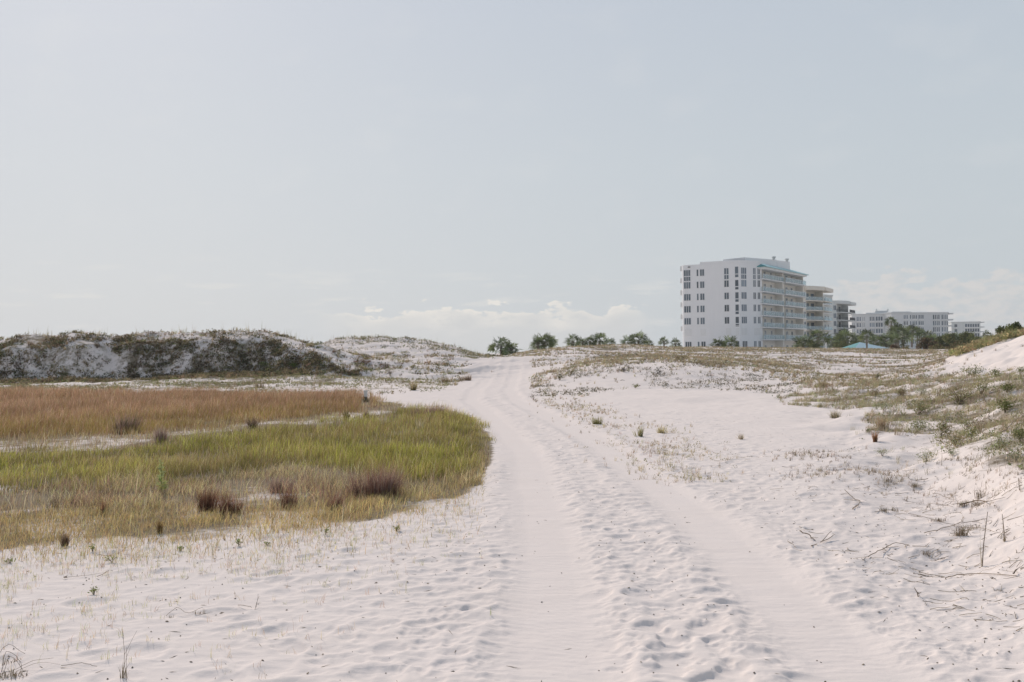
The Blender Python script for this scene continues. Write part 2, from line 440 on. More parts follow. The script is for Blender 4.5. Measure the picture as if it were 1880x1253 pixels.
# ------------------------------------------------------------------ materials
def new_mat(name):
    m = bpy.data.materials.new(name); m.use_nodes = True; m.node_tree.nodes.clear()
    t = NT(m.node_tree)
    out = t.n('ShaderNodeOutputMaterial')
    return m, t, out
def simple(name, color, rough=.85, noise=None, amt=.12, spec=.2, metallic=0.0):
    m, t, out = new_mat(name)
    b = t.n('ShaderNodeBsdfPrincipled'); b.inputs['Roughness'].default_value = rough
    b.inputs['Specular IOR Level'].default_value = spec; b.inputs['Metallic'].default_value = metallic
    if noise:
        tcn = t.n('ShaderNodeTexCoord')
        f = t.noise(tcn.outputs['Object'], noise, 5, .6)
        c = t.mix(f, tuple(x * (1 - amt) for x in color) + (1,), tuple(min(1, x * (1 + amt)) for x in color) + (1,))
        t.l(c, b.inputs['Base Color'])
    else:
        b.inputs['Base Color'].default_value = (*color, 1)
    t.l(b.outputs[0], out.inputs[0])
    return m
# white quartz sand
m_sand, t, out = new_mat('white_sand')
b = t.n('ShaderNodeBsdfDiffuse'); b.inputs['Roughness'].default_value = 0.0
tcn = t.n('ShaderNodeTexCoord'); ov = tcn.outputs['Object']
at = t.n('ShaderNodeAttribute', attribute_name='Col')
sp = t.n('ShaderNodeSeparateColor'); t.l(at.outputs[0], sp.inputs[0])
fine = t.noise(ov, 38, 4, .7); mid = t.noise(ov, 1.3, 4, .6); big = t.noise(ov, .12, 3, .5)
sand = t.mix(mid, (.775, .672, .600, 1), (.81, .712, .648, 1))
sand = t.mix(t.math('MULTIPLY', t.rng(fine, .62, .75), .35), sand, (.50, .44, .40, 1))
litf = t.noise(ov, 5.0, 5, .75)
litc = t.mix(t.noise(ov, 22, 4, .7), (.115, .088, .05, 1), (.30, .24, .16, 1))
thr = t.math('SUBTRACT', t.math('MULTIPLY', sp.outputs[0], 1.25), t.math('MULTIPLY', litf, .95))
sand = t.mix(t.rng(thr, -.10, .30, 0, .92), sand, litc)
t.l(sand, b.inputs['Color'])
# wind ripples and grain
mp = t.n('ShaderNodeMapping'); t.l(ov, mp.inputs[0]); mp.inputs['Scale'].default_value = (3.0, 14.0, 1.0); mp.inputs['Rotation'].default_value = (0, 0, .3)
rip = t.noise(mp.outputs[0], 1.0, 3, .55, dist=.6)
hh = t.math('ADD', t.math('MULTIPLY', rip, .010), t.math('MULTIPLY', t.noise(ov, 26, 5, .75), .006))
bump = t.n('ShaderNodeBump'); bump.inputs['Strength'].default_value = .55; bump.inputs['Distance'].default_value = 1.0
t.l(hh, bump.inputs['Height']); t.l(bump.outputs[0], b.inputs['Normal'])
t.l(b.outputs[0], out.inputs[0])

def veg_mat(name, trans=.35, gain=1.0):
    m, t, out = new_mat(name)
    at = t.n('ShaderNodeAttribute', attribute_name='Col')
    c = t.mix(1.0, at.outputs[0], (gain, gain, gain, 1), 'MULTIPLY')
    d = t.n('ShaderNodeBsdfDiffuse'); t.l(c, d.inputs[0])
    tr = t.n('ShaderNodeBsdfTranslucent'); t.l(c, tr.inputs[0])
    mx = t.n('ShaderNodeMixShader'); mx.inputs[0].default_value = trans
    t.l(d.outputs[0], mx.inputs[1]); t.l(tr.outputs[0], mx.inputs[2])
    t.l(mx.outputs[0], out.inputs[0])
    return m
m_grass = veg_mat('grass_blade', .42, 1.18)
m_leaf = veg_mat('leaf', .28)
m_palm, t, out = new_mat('palm_frond')
at = t.n('ShaderNodeAttribute', attribute_name='Col')
b = t.n('ShaderNodeBsdfPrincipled'); b.inputs['Roughness'].default_value = .62; b.inputs['Specular IOR Level'].default_value = .35
t.l(at.outputs[0], b.inputs['Base Color'])
tr = t.n('ShaderNodeBsdfTranslucent'); t.l(at.outputs[0], tr.inputs[0])
mx = t.n('ShaderNodeMixShader'); mx.inputs[0].default_value = .3
t.l(b.outputs[0], mx.inputs[1]); t.l(tr.outputs[0], mx.inputs[2]); t.l(mx.outputs[0], out.inputs[0])
m_bark = simple('bark', (.17, .135, .105), .95, 9, .35)
m_palmbark = simple('palm_bark', (.20, .17, .14), .95, 6, .35)
m_twig = veg_mat('dead_twig', .0)

g = link('ground', raw_mesh('ground', co, q, None, np.repeat(lit.reshape(-1, 1), 3, 1), True), m_sand, kind='structure')
del co, q, idx

# ------------------------------------------------------------------ growing things
class Acc:
    def __init__(s): s.v, s.q, s.t, s.c, s.n = [], [], [], [], 0
    def add(s, v, c, q=None, t=None):
        v = np.asarray(v, float).reshape(-1, 3)
        c = np.broadcast_to(np.asarray(c, float), (len(v), 3)) if np.ndim(c) == 1 else c
        s.v.append(v); s.c.append(c)
        if q is not None and len(q): s.q.append(np.asarray(q) + s.n)
        if t is not None and len(t): s.t.append(np.asarray(t) + s.n)
        s.n += len(v)
    def mesh(s, name, smooth=False):
        return raw_mesh(name, np.concatenate(s.v), np.concatenate(s.q) if s.q else None, np.concatenate(s.t) if s.t else None, np.concatenate(s.c), smooth)

def blades(A, P, H, W, c0, c1=None, lean=.35, bias=(.25, -.05), rg=rng):
    """curved three-part grass blades; P (n,3) roots, H heights, W widths, c0/c1 colours at root and tip"""
    n = len(P)
    if n == 0: return
    H = np.broadcast_to(H, (n,)); W = np.broadcast_to(W, (n,))
    if c1 is None: c1 = c0
    c0 = np.broadcast_to(c0, (n, 3)); c1 = np.broadcast_to(c1, (n, 3))
    a = rg.uniform(0, 2 * np.pi, n); f = rg.uniform(0, 2 * np.pi, n)
    ln = np.abs(rg.normal(0, lean, n))
    d = np.stack([np.cos(a) * ln + bias[0] * lean, np.sin(a) * ln + bias[1] * lean, np.zeros(n)], -1)
    sdv = np.stack([np.cos(f), np.sin(f), np.zeros(n)], -1) * (W * .5)[:, None]
    up = np.array([0, 0, 1.0])
    def at(t, k):
        return P + d * (H * t ** 1.8)[:, None] + up * (H * t * (1 - .18 * np.minimum(ln, 1.2) * t))[:, None]
    b0 = P - up * .01; b1 = at(.5, 0); b2 = at(1.0, 0)
    V = np.stack([b0 - sdv, b0 + sdv, b1 + sdv * .8, b1 - sdv * .8, b2], 1).reshape(-1, 3)
    cm = .5 * c0 + .5 * c1
    C = np.stack([c0, c0, cm, cm, c1], 1).reshape(-1, 3)
    k = np.arange(n)[:, None] * 5
    A.add(V, C, k + np.array([0, 1, 2, 3]), k + np.array([3, 2, 4]))

def leaves(A, P, size, c, rg=rng, asp=.5, up=0.2):
    """small kite-shaped leaves at points P, random attitude"""
    n = len(P)
    if n == 0: return
    size = np.broadcast_to(size, (n,)); c = np.broadcast_to(c, (n, 3))
    d = rg.normal(size=(n, 3)); d[:, 2] = np.abs(d[:, 2]) * .7 + up; d /= np.linalg.norm(d, axis=1)[:, None]
    e = rg.normal(size=(n, 3)); e -= (e * d).sum(1)[:, None] * d; e /= np.linalg.norm(e, axis=1)[:, None]
    L = size[:, None]
    V = np.stack([P, P + d * L * .5 + e * L * asp * .5, P + d * L, P + d * L * .5 - e * L * asp * .5], 1).reshape(-1, 3)
    A.add(V, np.repeat(c, 4, 0), np.arange(n)[:, None] * 4 + np.array([0, 1, 2, 3]))

def tube(A, pts, r0, r1, c, k=5):
    pts = np.asarray(pts, float); n = len(pts)
    T = np.gradient(pts, axis=0); T /= np.linalg.norm(T, axis=1)[:, None] + 1e-9
    ref = np.array([.3, .2, 1.0]) if abs(T[0][2]) < .9 else np.array([1.0, 0, .1])
    N = np.cross(T, ref); N /= np.linalg.norm(N, axis=1)[:, None]; B = np.cross(T, N)
    rr = np.linspace(r0, r1, n)[:, None, None]
    a = np.linspace(0, 2 * np.pi, k, endpoint=False)
    V = pts[:, None] + rr * (np.cos(a)[None, :, None] * N[:, None] + np.sin(a)[None, :, None] * B[:, None])
    i = np.arange(n - 1)[:, None] * k; j = np.arange(k)[None]
    jn = (j + 1) % k
    Q = np.stack([i + j, i + jn, i + k + jn, i + k + j], -1).reshape(-1, 4)
    A.add(V.reshape(-1, 3), c, Q)

def vary(c, n, s=.18, hue=.06, rg=rng):
    c = np.asarray(c, float)
    return np.clip(c * (1 + rg.normal(0, s, (n, 1))) * (1 + rg.normal(0, hue, (n, 3))), .005, .95)

def pick(cols, w, n, s=.18, rg=rng):
    w = np.asarray(w, float); k = rg.choice(len(cols), n, p=w / w.sum())
    return np.clip(np.array(cols)[k] * (1 + rg.normal(0, s, (n, 1))) * (1 + rg.normal(0, .05, (n, 3))), .005, .95)

def sample(n, y0, y1, p=1.3, u0=-.62, u1=.62):
    """n world points with density falling as Y**-p inside a wedge"""
    # wedge width ~ Y, so pdf(Y) ~ Y**(1-p)
    t = rng.random(n); e = 2 - p
    Y = (y0 ** e + t * (y1 ** e - y0 ** e)) ** (1 / e)
    X = rng.uniform(u0, u1, n) * Y
    return X, Y

TAN = (.40, .31, .17); GOLD = (.46, .35, .16); RED = (.27, .145, .075); RUST = (.25, .12, .06); OLIVE = (.20, .205, .055)
GREEN = (.19, .235, .045); DGREEN = (.075, .095, .04); GREY = (.27, .25, .20); BROWN = (.19, .135, .085); PINKB = (.26, .17, .125); YGREEN = (.27, .28, .075); PALE = (.55, .47, .34)

# --- the marsh grass in the swale
Xs, Ys_ = sample(330000, 8.0, 46.0, 1.55, -.62, .02)
pz = zground(Xs, Ys_); pp, rr_ = proj(Xs, Ys_, pz)
jx = pp + 60 * fbm(Xs * .8, Ys_ * .6, 21, 3) * np.clip(14 / Ys_, .3, 1.5) + rng.normal(0, 9, len(pp)); jy = rr_ + 44 * fbm(Xs * .7, Ys_ * .5, 22, 4) * np.clip(12 / Ys_, .2, 1.5) + rng.normal(0, 1, len(pp)) * 60 / Ys_
F_ = inpoly(pp + .5 * (jx - pp), rr_ + .6 * (jy - rr_), FIELD)
Bz = inpoly(jx, jy, BARE) & F_; Rz = inpoly(jx, jy, REDZ) & F_ & ~Bz; Gz = inpoly(jx, jy, GREENZ) & F_ & ~Bz & ~Rz
Mz = F_ & ~Bz & ~Rz & ~Gz
keep = rng.random(len(Xs))
cl = fbm(Xs * 1.3, Ys_ * 1.3, 71, 3)
bare2 = fbm(Xs * .9, Ys_ * .9, 73, 3)
Bz &= keep < .16 + .25 * (cl > .15)
Mz &= keep < np.clip(.68 + 2.2 * bare2 - .25 * sstep(300, 0, pp) * sstep(880, 920, rr_), .08, 1)
P3 = np.stack([Xs, Ys_, pz], -1)
Rz &= ~((np.abs(pp - 671) < 9) & (rr_ > 735) & (rr_ < 756))
wid = np.clip(.0026 + .00020 * Ys_, .0030, .010)
def clump(x, y):
    c = 1 + 1.5 * vn(x * 3.1 + .6 * vn(x * 5, y * 5, 7), y * 2.6, 401) + .8 * vn(x * 7.5, y * 6.5, 403) + .9 * vn(x * .8, y * .7, 405)
    return np.clip(c, .42, 1.75)[:, None]
A = Acc()
s = Rz; n = s.sum(); mixv = fbm(Xs[s] * .25, Ys_[s] * .25, 33, 3)
near_edge = sstep(760, 800, rr_[s] + (pp[s] - 100) * .05)
c1 = pick([(.42, .235, .155), (.50, .32, .23), (.31, .19, .10), (.56, .41, .30), (.20, .12, .07)], [4, 4, 2, 2.4, 1.5], n, .28)
c0 = pick([(.24, .16, .07), (.24, .19, .07), (.25, .135, .075)], [3, 2, 3], n)
gold = (rng.random(n) < (.07 + .6 * near_edge))
c1[gold] = vary((.34, .27, .085), gold.sum())
hv = 1 + .7 * fbm(Xs[s] * .9, Ys_[s] * .6, 301, 3)
cm_ = clump(Xs[s], Ys_[s]); c1 = np.clip(c1 * (.55 + .5 * cm_), 0, .9)
blades(A, P3[s], rng.uniform(.14, .40, n) * hv * (1 - .4 * near_edge) * (.8 + .2 * cm_[:, 0]), wid[s], c0, c1, .45)
s = Gz; n = s.sum(); mixv = fbm(Xs[s] * .5, Ys_[s] * .4, 35, 3)
c1 = pick([(.46, .45, .095), (.36, .36, .07), (.46, .39, .14), (.40, .27, .13), (.15, .13, .05), (.52, .45, .24)], [4, 4, 2.5, 1.6, 1.5, .6], n, .3)
lfw = sstep(560, 250, pp[s]); br = rng.random(n) < np.clip(.22 + .25 * lfw + 1.3 * mixv, 0.03, .85); c1[br] = pick([(.38, .28, .13), (.30, .19, .12), (.44, .36, .18)], [3, 1.6, 2], br.sum(), .25)
c0 = pick([(.15, .15, .035), (.20, .19, .05), (.17, .12, .05)], [1, 1, .6], n)
edge = sstep(840, 895, pp[s]); eg = rng.random(n) < edge * .85; c1[eg] = vary((.45, .36, .15), eg.sum())
hv = 1 + 1.0 * fbm(Xs[s] * 1.3, Ys_[s] * 1.1, 303, 3)
thin = rng.random(n) < np.clip(.75 + 1.2 * fbm(Xs[s] * 1.0, Ys_[s] * .8, 305, 3) + .3 * (1 - lfw), .15, 1)
cm_ = clump(Xs[s], Ys_[s]); c1 = np.clip(c1 * (.5 + .6 * cm_), 0, .9); c0 = c0 * (.5 + .5 * cm_)
blades(A, P3[s][thin], (rng.uniform(.05, .215, n) * (.7 + .35 * cm_[:, 0]) * hv * (1 - .25 * lfw) * (1 - .45 * edge))[thin], wid[s][thin], c0[thin], c1[thin], .42)
s = Mz; n = s.sum()
down = sstep(905, 965, rr_[s] + .03 * pp[s] - 14)
c1 = pick([(.44, .35, .20), (.30, .28, .11), (.28, .18, .12), (.52, .42, .23), (.18, .14, .08)], [3, 2.2, 2.4, 3, 1.6], n, .28)
rd = rng.random(n) < np.clip(-.1 + 1.8 * fbm(Xs[s] * 1.1, Ys_[s] * .9, 307, 3), 0, .8); c1[rd] = vary((.27, .165, .12), rd.sum(), .3)
eg = rng.random(n) < down * .75; c1[eg] = vary((.52, .40, .17), eg.sum())
hv = 1 + 1.2 * fbm(Xs[s] * 1.7, Ys_[s] * 1.5, 309, 3)
be_ = np.interp(pp[s], [-20, 150, 330, 480, 600, 700, 780, 850, 905], [1003, 996, 990, 980, 965, 948, 928, 905, 860])
op = rng.random(n) < np.clip(.35 + (be_ - rr_[s]) / 70. + 1.0 * fbm(Xs[s] * 2, Ys_[s] * 2, 317, 3), .12, 1)
idx_ = np.where(s)[0][op]; s = np.zeros_like(s); s[idx_] = True; n = s.sum(); c1 = c1[op]; down = down[op]
hv = 1 + 1.2 * fbm(Xs[s] * 1.7, Ys_[s] * 1.5, 309, 3)
cm_ = clump(Xs[s], Ys_[s]); c1 = np.clip(c1 * (.62 + .65 * cm_), 0, .95)
blades(A, P3[s], rng.uniform(.025, .12, n) * hv * (1.25 - .6 * down) * (.6 + .5 * cm_[:, 0]), wid[s] * .9, c1 * .75, c1, .8)
s = Bz; n = s.sum()
c1 = pick([(.42, .34, .22), (.30, .22, .15), (.33, .28, .13)], [3, 2, 1], n)
blades(A, P3[s], rng.uniform(.05, .16, n), wid[s], c1 * .8, c1, .6)
Xe, Ye = sample(160000, 7.6, 17.0, 1.3, -.60, .02)
ze_ = zground(Xe, Ye); pe, re_ = proj(Xe, Ye, ze_)
be = np.interp(pe, [-20, 150, 330, 480, 600, 700, 780, 850, 905], [1003, 996, 990, 980, 965, 948, 928, 905, 860])
de = be - re_ + 12 * fbm(Xe * 1.5, Ye * 1.5, 311, 3)
ke = rng.random(len(Xe)) < np.exp(-((de - 14) / np.where(de < 14, 20., 30.)) ** 2) * (de > -6) * np.clip(.75 + 1.2 * fbm(Xe * 1.1, Ye, 313, 3), .1, 1)
ke |= (rng.random(len(Xe)) < .20 * np.exp(np.minimum(de, 0) / 26.)) & (de <= 0)
ke &= (de > -95) & (pe < 890)
n = ke.sum(); c1 = pick([(.56, .43, .22), (.50, .36, .17), (.46, .40, .18), (.36, .24, .14)], [4, 3, 2, 1], n, .25)
blades(A, np.stack([Xe, Ye, ze_], -1)[ke], rng.uniform(.03, .105, n), .0042, c1 * .8, c1, .75)
# loose taller straws standing out of the sward
kx = (rng.random(len(Xs)) < .035) & F_ & (Ys_ < 30)
n = kx.sum(); c1 = pick([(.60, .50, .34), (.48, .34, .22), (.26, .16, .10), (.55, .50, .26)], [3, 2, 2, 1], n, .25)
blades(A, P3[kx], rng.uniform(.10, .30, n), wid[kx] * .8, c1 * .8, c1, .5)
link('marsh_grass', A.mesh('marsh_grass'), m_grass, label='rust, green and gold marsh grass filling the low swale beside the sand track', cat='grass', kind='stuff')

# --- fringe weeds between the field and the open sand, and dry seedlings in the left foreground
A = Acc()
Xs, Ys_ = sample(12000, 4.4, 11.5, 1.0, -.56, .0)
pz = zground(Xs, Ys_); pp, rr_ = proj(Xs, Ys_, pz)
dfield = rr_ - np.interp(pp, [-20, 150, 330, 480, 600, 700, 780, 850, 905], [1003, 996, 990, 980, 965, 948, 928, 905, 860])
dens = np.clip(1.05 * np.exp(-np.clip(dfield, 0, 999) / 42.), 0, 1) * .6 + .30 * sstep(780, 250, pp) * sstep(260, 90, dfield)
k = (dfield > -6) & (rng.random(len(Xs)) < dens * (1 + 2.2 * fbm(Xs * 1.6, Ys_ * 1.6, 15, 2))) & (pp < 900)
base = np.stack([Xs, Ys_, pz], -1)[k]
for p in base:
    m = random.randint(2, 6)
    c = random.choice([(.42, .36, .22), (.36, .34, .17), (.40, .28, .19), (.30, .31, .14), (.33, .24, .17)])
    PP = p + np.stack([rng.normal(0, .012, m), rng.normal(0, .012, m), np.zeros(m)], -1)
    blades(A, PP, rng.uniform(.015, .08, m) * (1.4 if random.random() < .15 else .8), .0022, vary(np.array(c) * 1.25, m), None, .6)
link('dry_seedlings', A.mesh('dry_seedlings'), m_grass, label='thin dry seedlings scattered over the white sand below the marsh grass', cat='weeds', kind='stuff')

# --- dark crumbs of plant litter lying on the sand
A = Acc()
Xs, Ys_ = sample(11000, 4.4, 24.0, 1.3, -.56, .56)
pz = zground(Xs, Ys_)
tn = np.clip(.30 + .9 * fbm(Xs * .5, Ys_ * .5, 25, 3) + .45 * sstep(.10, .4, Xs / Ys_) + .35 * sstep(-.1, -.4, Xs / Ys_), 0, 1)
ont = np.minimum(np.abs(Xs - xL(Ys_)), np.abs(Xs - xR(Ys_))) < .4
k = (rng.random(len(Xs)) < tn * np.where(ont, .15, .62))
for x, y, z in zip(Xs[k], Ys_[k], pz[k]):
    r = random.uniform(.0025, .007); a = random.uniform(0, 6.28); L = r * random.choice([1, 1.3, 1.5, 3, 6, 9]) * random.uniform(.7, 1.3)
    if L > .02: r *= .4
    d = np.array([math.cos(a), math.sin(a), random.uniform(-.1, .25)]) * L
    e = np.array([-math.sin(a), math.cos(a), 0]) * r
    c = random.choice([(.10, .08, .06), (.16, .13, .10), (.22, .17, .12), (.30, .24, .17)])
    o = np.array([x, y, z + r * .4])
    V = [o - d, o + e, o + d, o - e, o + np.array([0, 0, r])]
    A.add(V, c, None, [[0, 1, 4], [1, 2, 4], [2, 3, 4], [3, 0, 4]])
Xs, Ys_ = sample(2600, 5.2, 17.0, .9, .2, .56)
kk = rng.random(len(Xs)) < np.clip(-.25 + 2.2 * fbm(Xs * .9, Ys_ * .9, 27, 3) + .5 * sstep(.30, .42, Xs / Ys_), 0, .55) * (Xs > xR(Ys_) + .75)
for x, y in zip(Xs[kk], Ys_[kk]):
    a = random.gauss(.35, .9); L = random.uniform(.02, .11) * random.random() ** .5
    P = [(x + math.cos(a) * L * t_ + random.gauss(0, L * .05), y + math.sin(a) * L * t_ + random.gauss(0, L * .05)) for t_ in (-1, -.3, .4, 1)]
    P = [(px_, py_, float(zground(px_, py_)) + random.uniform(.001, .012)) for px_, py_ in P]
    tube(A, P, random.uniform(.0012, .0028), .001, random.choice([(.26, .21, .15), (.36, .30, .21), (.17, .135, .10), (.44, .37, .27)]), 4)
link('plant_litter', A.mesh('plant_litter'), m_twig, label='dark crumbs and bits of dead stem scattered on the sand', cat='litter', kind='stuff')

# --- dune cover
def cover(name, label, X0, Y0, keep_fn, kinds, cat='ground cover'):
    """tiny dune plants: kinds = list of (weight, style, size range, colours)"""
    pz = zground(X0, Y0); pp, rr = proj(X0, Y0, pz)
    k = rng.random(len(X0)) < keep_fn(pp, rr, X0, Y0)
    P = np.stack([X0, Y0, pz], -1)[k]; pp = pp[k]; rr = rr[k]
    A = Acc()
    w = np.array([kk[0] for kk in kinds], float); w /= w.sum()
    ch = rng.choice(len(kinds), len(P), p=w)
    for i, (_, style, (s0, s1), cols, nb) in enumerate(kinds):
        Q = P[ch == i]
        if not len(Q): continue
        sz = rng.uniform(s0, s1, len(Q))
        wv = np.clip(Q[:, 1] * .00028, .003, .02)
        cc = pick(cols, np.ones(len(cols)), len(Q), .2)
        rep = np.repeat(np.arange(len(Q)), nb)
        n = len(rep)
        if style == 'grass':
            off = rng.normal(0, .16, (n, 3)) * sz[rep][:, None]; off[:, 2] = 0
            PP = Q[rep] + off
            blades(A, PP, sz[rep] * rng.uniform(.5, 1.1, n), wv[rep], np.clip(cc[rep] * .85, 0, 1), np.clip(cc[rep] * rng.uniform(.8, 1.25, (n, 1)), 0, 1), .75)
        elif style == 'oat':
            off = rng.normal(0, .10, (n, 3)); off[:, 2] = 0
            blades(A, Q[rep] + off, sz[rep] * rng.uniform(.5, 1.1, n), wv[rep] * .9, cc[rep], cc[rep], .16)
        else:
            th = rng.uniform(0, 2 * np.pi, n); ph = rng.uniform(0, 1, n) ** .5; hz = rng.uniform(0, 1, n)
            off = np.stack([np.cos(th) * ph, np.sin(th) * ph, hz * .7 * np.sqrt(1 - ph ** 2 * .8)], -1) * sz[rep][:, None]
            leaves(A, Q[rep] + off, sz[rep] * rng.uniform(.25, .5, n), np.clip(cc[rep] * rng.uniform(.7, 1.3, (n, 1)), 0, 1), asp=.55)
    link(name, A.mesh(name), m_grass, label=label, cat=cat, kind='stuff')

# left dune
X0, Y0 = sample(30000, 58, 78, 0.0, -.62, -.02); X1, Y1 = sample(26000, 59, 67, 0.0, -.62, -.14); X0 = np.concatenate([X0, X1]); Y0 = np.concatenate([Y0, Y1])
def kf(pp, rr, X, Y):
    n = .6 * fbm(X * .35, Y * .8, 81, 4) + .8 * fbm(X * 1.1, Y * 1.8, 82, 3)
    sl_ = zmacro(X, Y + .4) - zmacro(X, Y - .4)
    n = n + .35 * np.exp(-((pp - 430) / 130.) ** 2) * (Y < 64.5)
    face = (sl_ > .28) & (Y > 57) & (Y < 70) & (pp < 660)
    d = np.where(face, np.clip(.62 + 2.2 * n, .06, 1), np.clip(.06 + .4 * n, .01, 1))
    d = np.where((Y > 57) & (Y < 61) & (pp < 560), np.clip(.3 + n, 0.1, 1), d)
    d = np.where(pp > 860, 0, d)
    return d * .8
cover('dune_scrub', 'low dark scrub and dry grass creeping over the shaded left dune face', X0, Y0, kf,
      [(3, 'leaf', (.12, .34), [(.10, .105, .055), (.12, .095, .06), (.15, .14, .075), (.19, .14, .09)], 16),
       (1.2, 'leaf', (.08, .2), [(.22, .23, .07), (.17, .19, .06)], 12),
       (3, 'grass', (.14, .36), [BROWN, (.27, .20, .12), (.22, .18, .10), TAN, (.34, .28, .18)], 11)])
# sea oats along the crests
X0, Y0 = sample(15000, 62, 104, 0.0, -.62, .02)
def kf(pp, rr, X, Y):
    crest = np.interp(pp, fx, fc); back = np.interp(pp, [560, 580, 640, 700, 760, 800, 850, 885], [660, 626, 619, 619, 620, 628, 643, 657])
    a = np.exp(-((rr - crest) / 5.) ** 2) * (pp < 870) * (Y < 76)
    b = np.exp(-((rr - back) / 4.) ** 2) * (pp > 570) * (pp < 900) * (Y > 85)
    return np.maximum(a, b) * .5 + .01
cover('sea_oats', 'thin pale sea oats standing along the crests of the left dunes', X0, Y0, kf,
      [(2, 'oat', (.35, .85), [(.34, .29, .2), (.28, .25, .16)], 3), (2.6, 'grass', (.15, .34), [(.30, .23, .14), (.26, .23, .11), (.36, .30, .18)], 10), (.6, 'leaf', (.12, .28), [(.12, .12, .05), (.18, .16, .08)], 12)], 'sea oats')
# back dune on the left of the gap
X0, Y0 = sample(9000, 74, 104, 0.0, -.25, .0)
def kf(pp, rr, X, Y):
    n = fbm(X * .3, Y * .3, 85, 4)
    return np.clip(.05 + .75 * n, .02, 1) * (pp > 540) * (pp < 900) + .25 * (np.abs(rr - np.interp(pp, [640, 760, 885], [622, 623, 660])) < 5)
cover('back_dune_scrub', 'sparse grey scrub dotting the pale dune behind the gap', X0, Y0, kf,
      [(2, 'leaf', (.12, .32), [(.13, .12, .08), (.19, .17, .11), (.12, .13, .06)], 12), (2, 'grass', (.14, .34), [(.30, .25, .16), (.22, .2, .11)], 8)])
# strip of low plants at the foot of the left dunes, up to the track
X0, Y0 = sample(22000, 40, 62, 0.3, -.62, .0)
def kf(pp, rr, X, Y):
    n = fbm(X * .3, Y * .5, 86, 4)
    d = np.clip(.42 + 1.1 * n, .05, 1)
    d = np.where(pp > 640, np.clip(.22 + 1.0 * n + .25 * np.exp(-((rr - np.interp(pp, [640, 870], [690, 694])) / 12.) ** 2), .02, 1), d)
    xl = xL(Y)
    return d * (X < xl - 1.4) * (rr < np.interp(pp, [0, 640, 700, 800], [726, 732, 745, 722]))
cover('dune_foot_plants', 'short olive and straw plants strewn along the foot of the left dunes', X0, Y0, kf,
      [(2.5, 'grass', (.08, .22), [(.36, .31, .19), (.25, .23, .12), (.30, .24, .15)], 8), (2, 'leaf', (.08, .2), [(.17, .18, .075), (.22, .2, .11)], 10)])
# right bank: brown grass ridge plus speckle of small dark plants below
X0, Y0 = sample(84000, 30, 128, 0.55, .0, .62)
ridge_x = [960, 985, 1020, 1060, 1100, 1150, 1200, 1300, 1400, 1450, 1500, 1600, 1700, 1760, 1880]
ridge_t = [715, 690, 682, 672, 662, 652, 648, 650, 660, 672, 690, 692, 688, 684, 690]
ridge_b = [722, 712, 700, 692, 683, 674, 670, 672, 680, 702, 722, 722, 712, 700, 702]
def kf(pp, rr, X, Y):
    n = fbm(X * .25, Y * .2, 87, 4); m = fbm(X * .8, Y * .8, 88, 3)
    t = np.interp(pp, ridge_x, ridge_t); b = np.interp(pp, ridge_x, ridge_b)
    on = (rr > t - 2 + 10 * n) & (rr < b + 14 * n) & (pp > 955)
    d = np.where(on, np.clip(.62 + .7 * m, .2, 1), 0)
    below = (rr >= b) & (rr < b + 42) & (pp < 1480)
    d = np.where(below & ~on, np.clip(.05 + .5 * m, .0, .5) * .6, d)
    up = (rr < t) & (pp > 900)
    d = np.where(up & ~on, np.clip(.30 + 1.7 * n + .6 * m, .02, 1) * .85, d)
    top = np.interp(pp, [905, 985, 1050, 1150, 1250, 1350, 1750], [662, 642, 634, 633, 638, 638, 645])
    d = np.where((rr < top + 9 + 5 * n) & (pp > 900) & (pp < 1720), .75, d)
    d = np.where((pp > 1735) & (rr < np.interp(pp, [1735, 1820, 1880], [690, 684, 680])) & (Y < 62), .015, d)
    hill = (Y > 73) & (pp > 914) & (pp < 1010)
    d = np.where(hill, .8, d)
    return d * ((X > xR(Y) + .9) | hill) * (Y > np.interp(pp, [1500, 1600, 1700], [30, 32, 36]))
cover('dune_grass', 'straw and brown dune grass along the bank and plateau to the right of the track', X0, Y0, kf,
      [(4, 'grass', (.08, .24), [(.44, .36, .24), (.38, .31, .20), (.32, .28, .16), (.28, .21, .14)], 10),
       (1.5, 'leaf', (.08, .2), [(.15, .15, .08), (.22, .19, .13), (.30, .29, .20)], 12)], 'dune grass')
# speckled plants on the bank face
X0, Y0 = sample(15000, 36, 58, 0.3, .02, .36)
def kf(pp, rr, X, Y):
    m = fbm(X * .6, Y * .6, 98, 3)
    b = np.interp(pp, ridge_x, ridge_b)
    return ((rr > b - 6) & (rr < b + 44) & (pp > 965) & (pp < 1470)) * np.clip(.14 + .9 * m, 0, .8) * (X > xR(Y) + .8)
cover('bank_plants', 'small dark plants speckling the white bank face below the dune grass', X0, Y0, kf,
      [(2, 'leaf', (.06, .15), [(.08, .08, .05), (.12, .11, .06)], 10), (1, 'grass', (.08, .2), [(.22, .18, .12)], 6)])
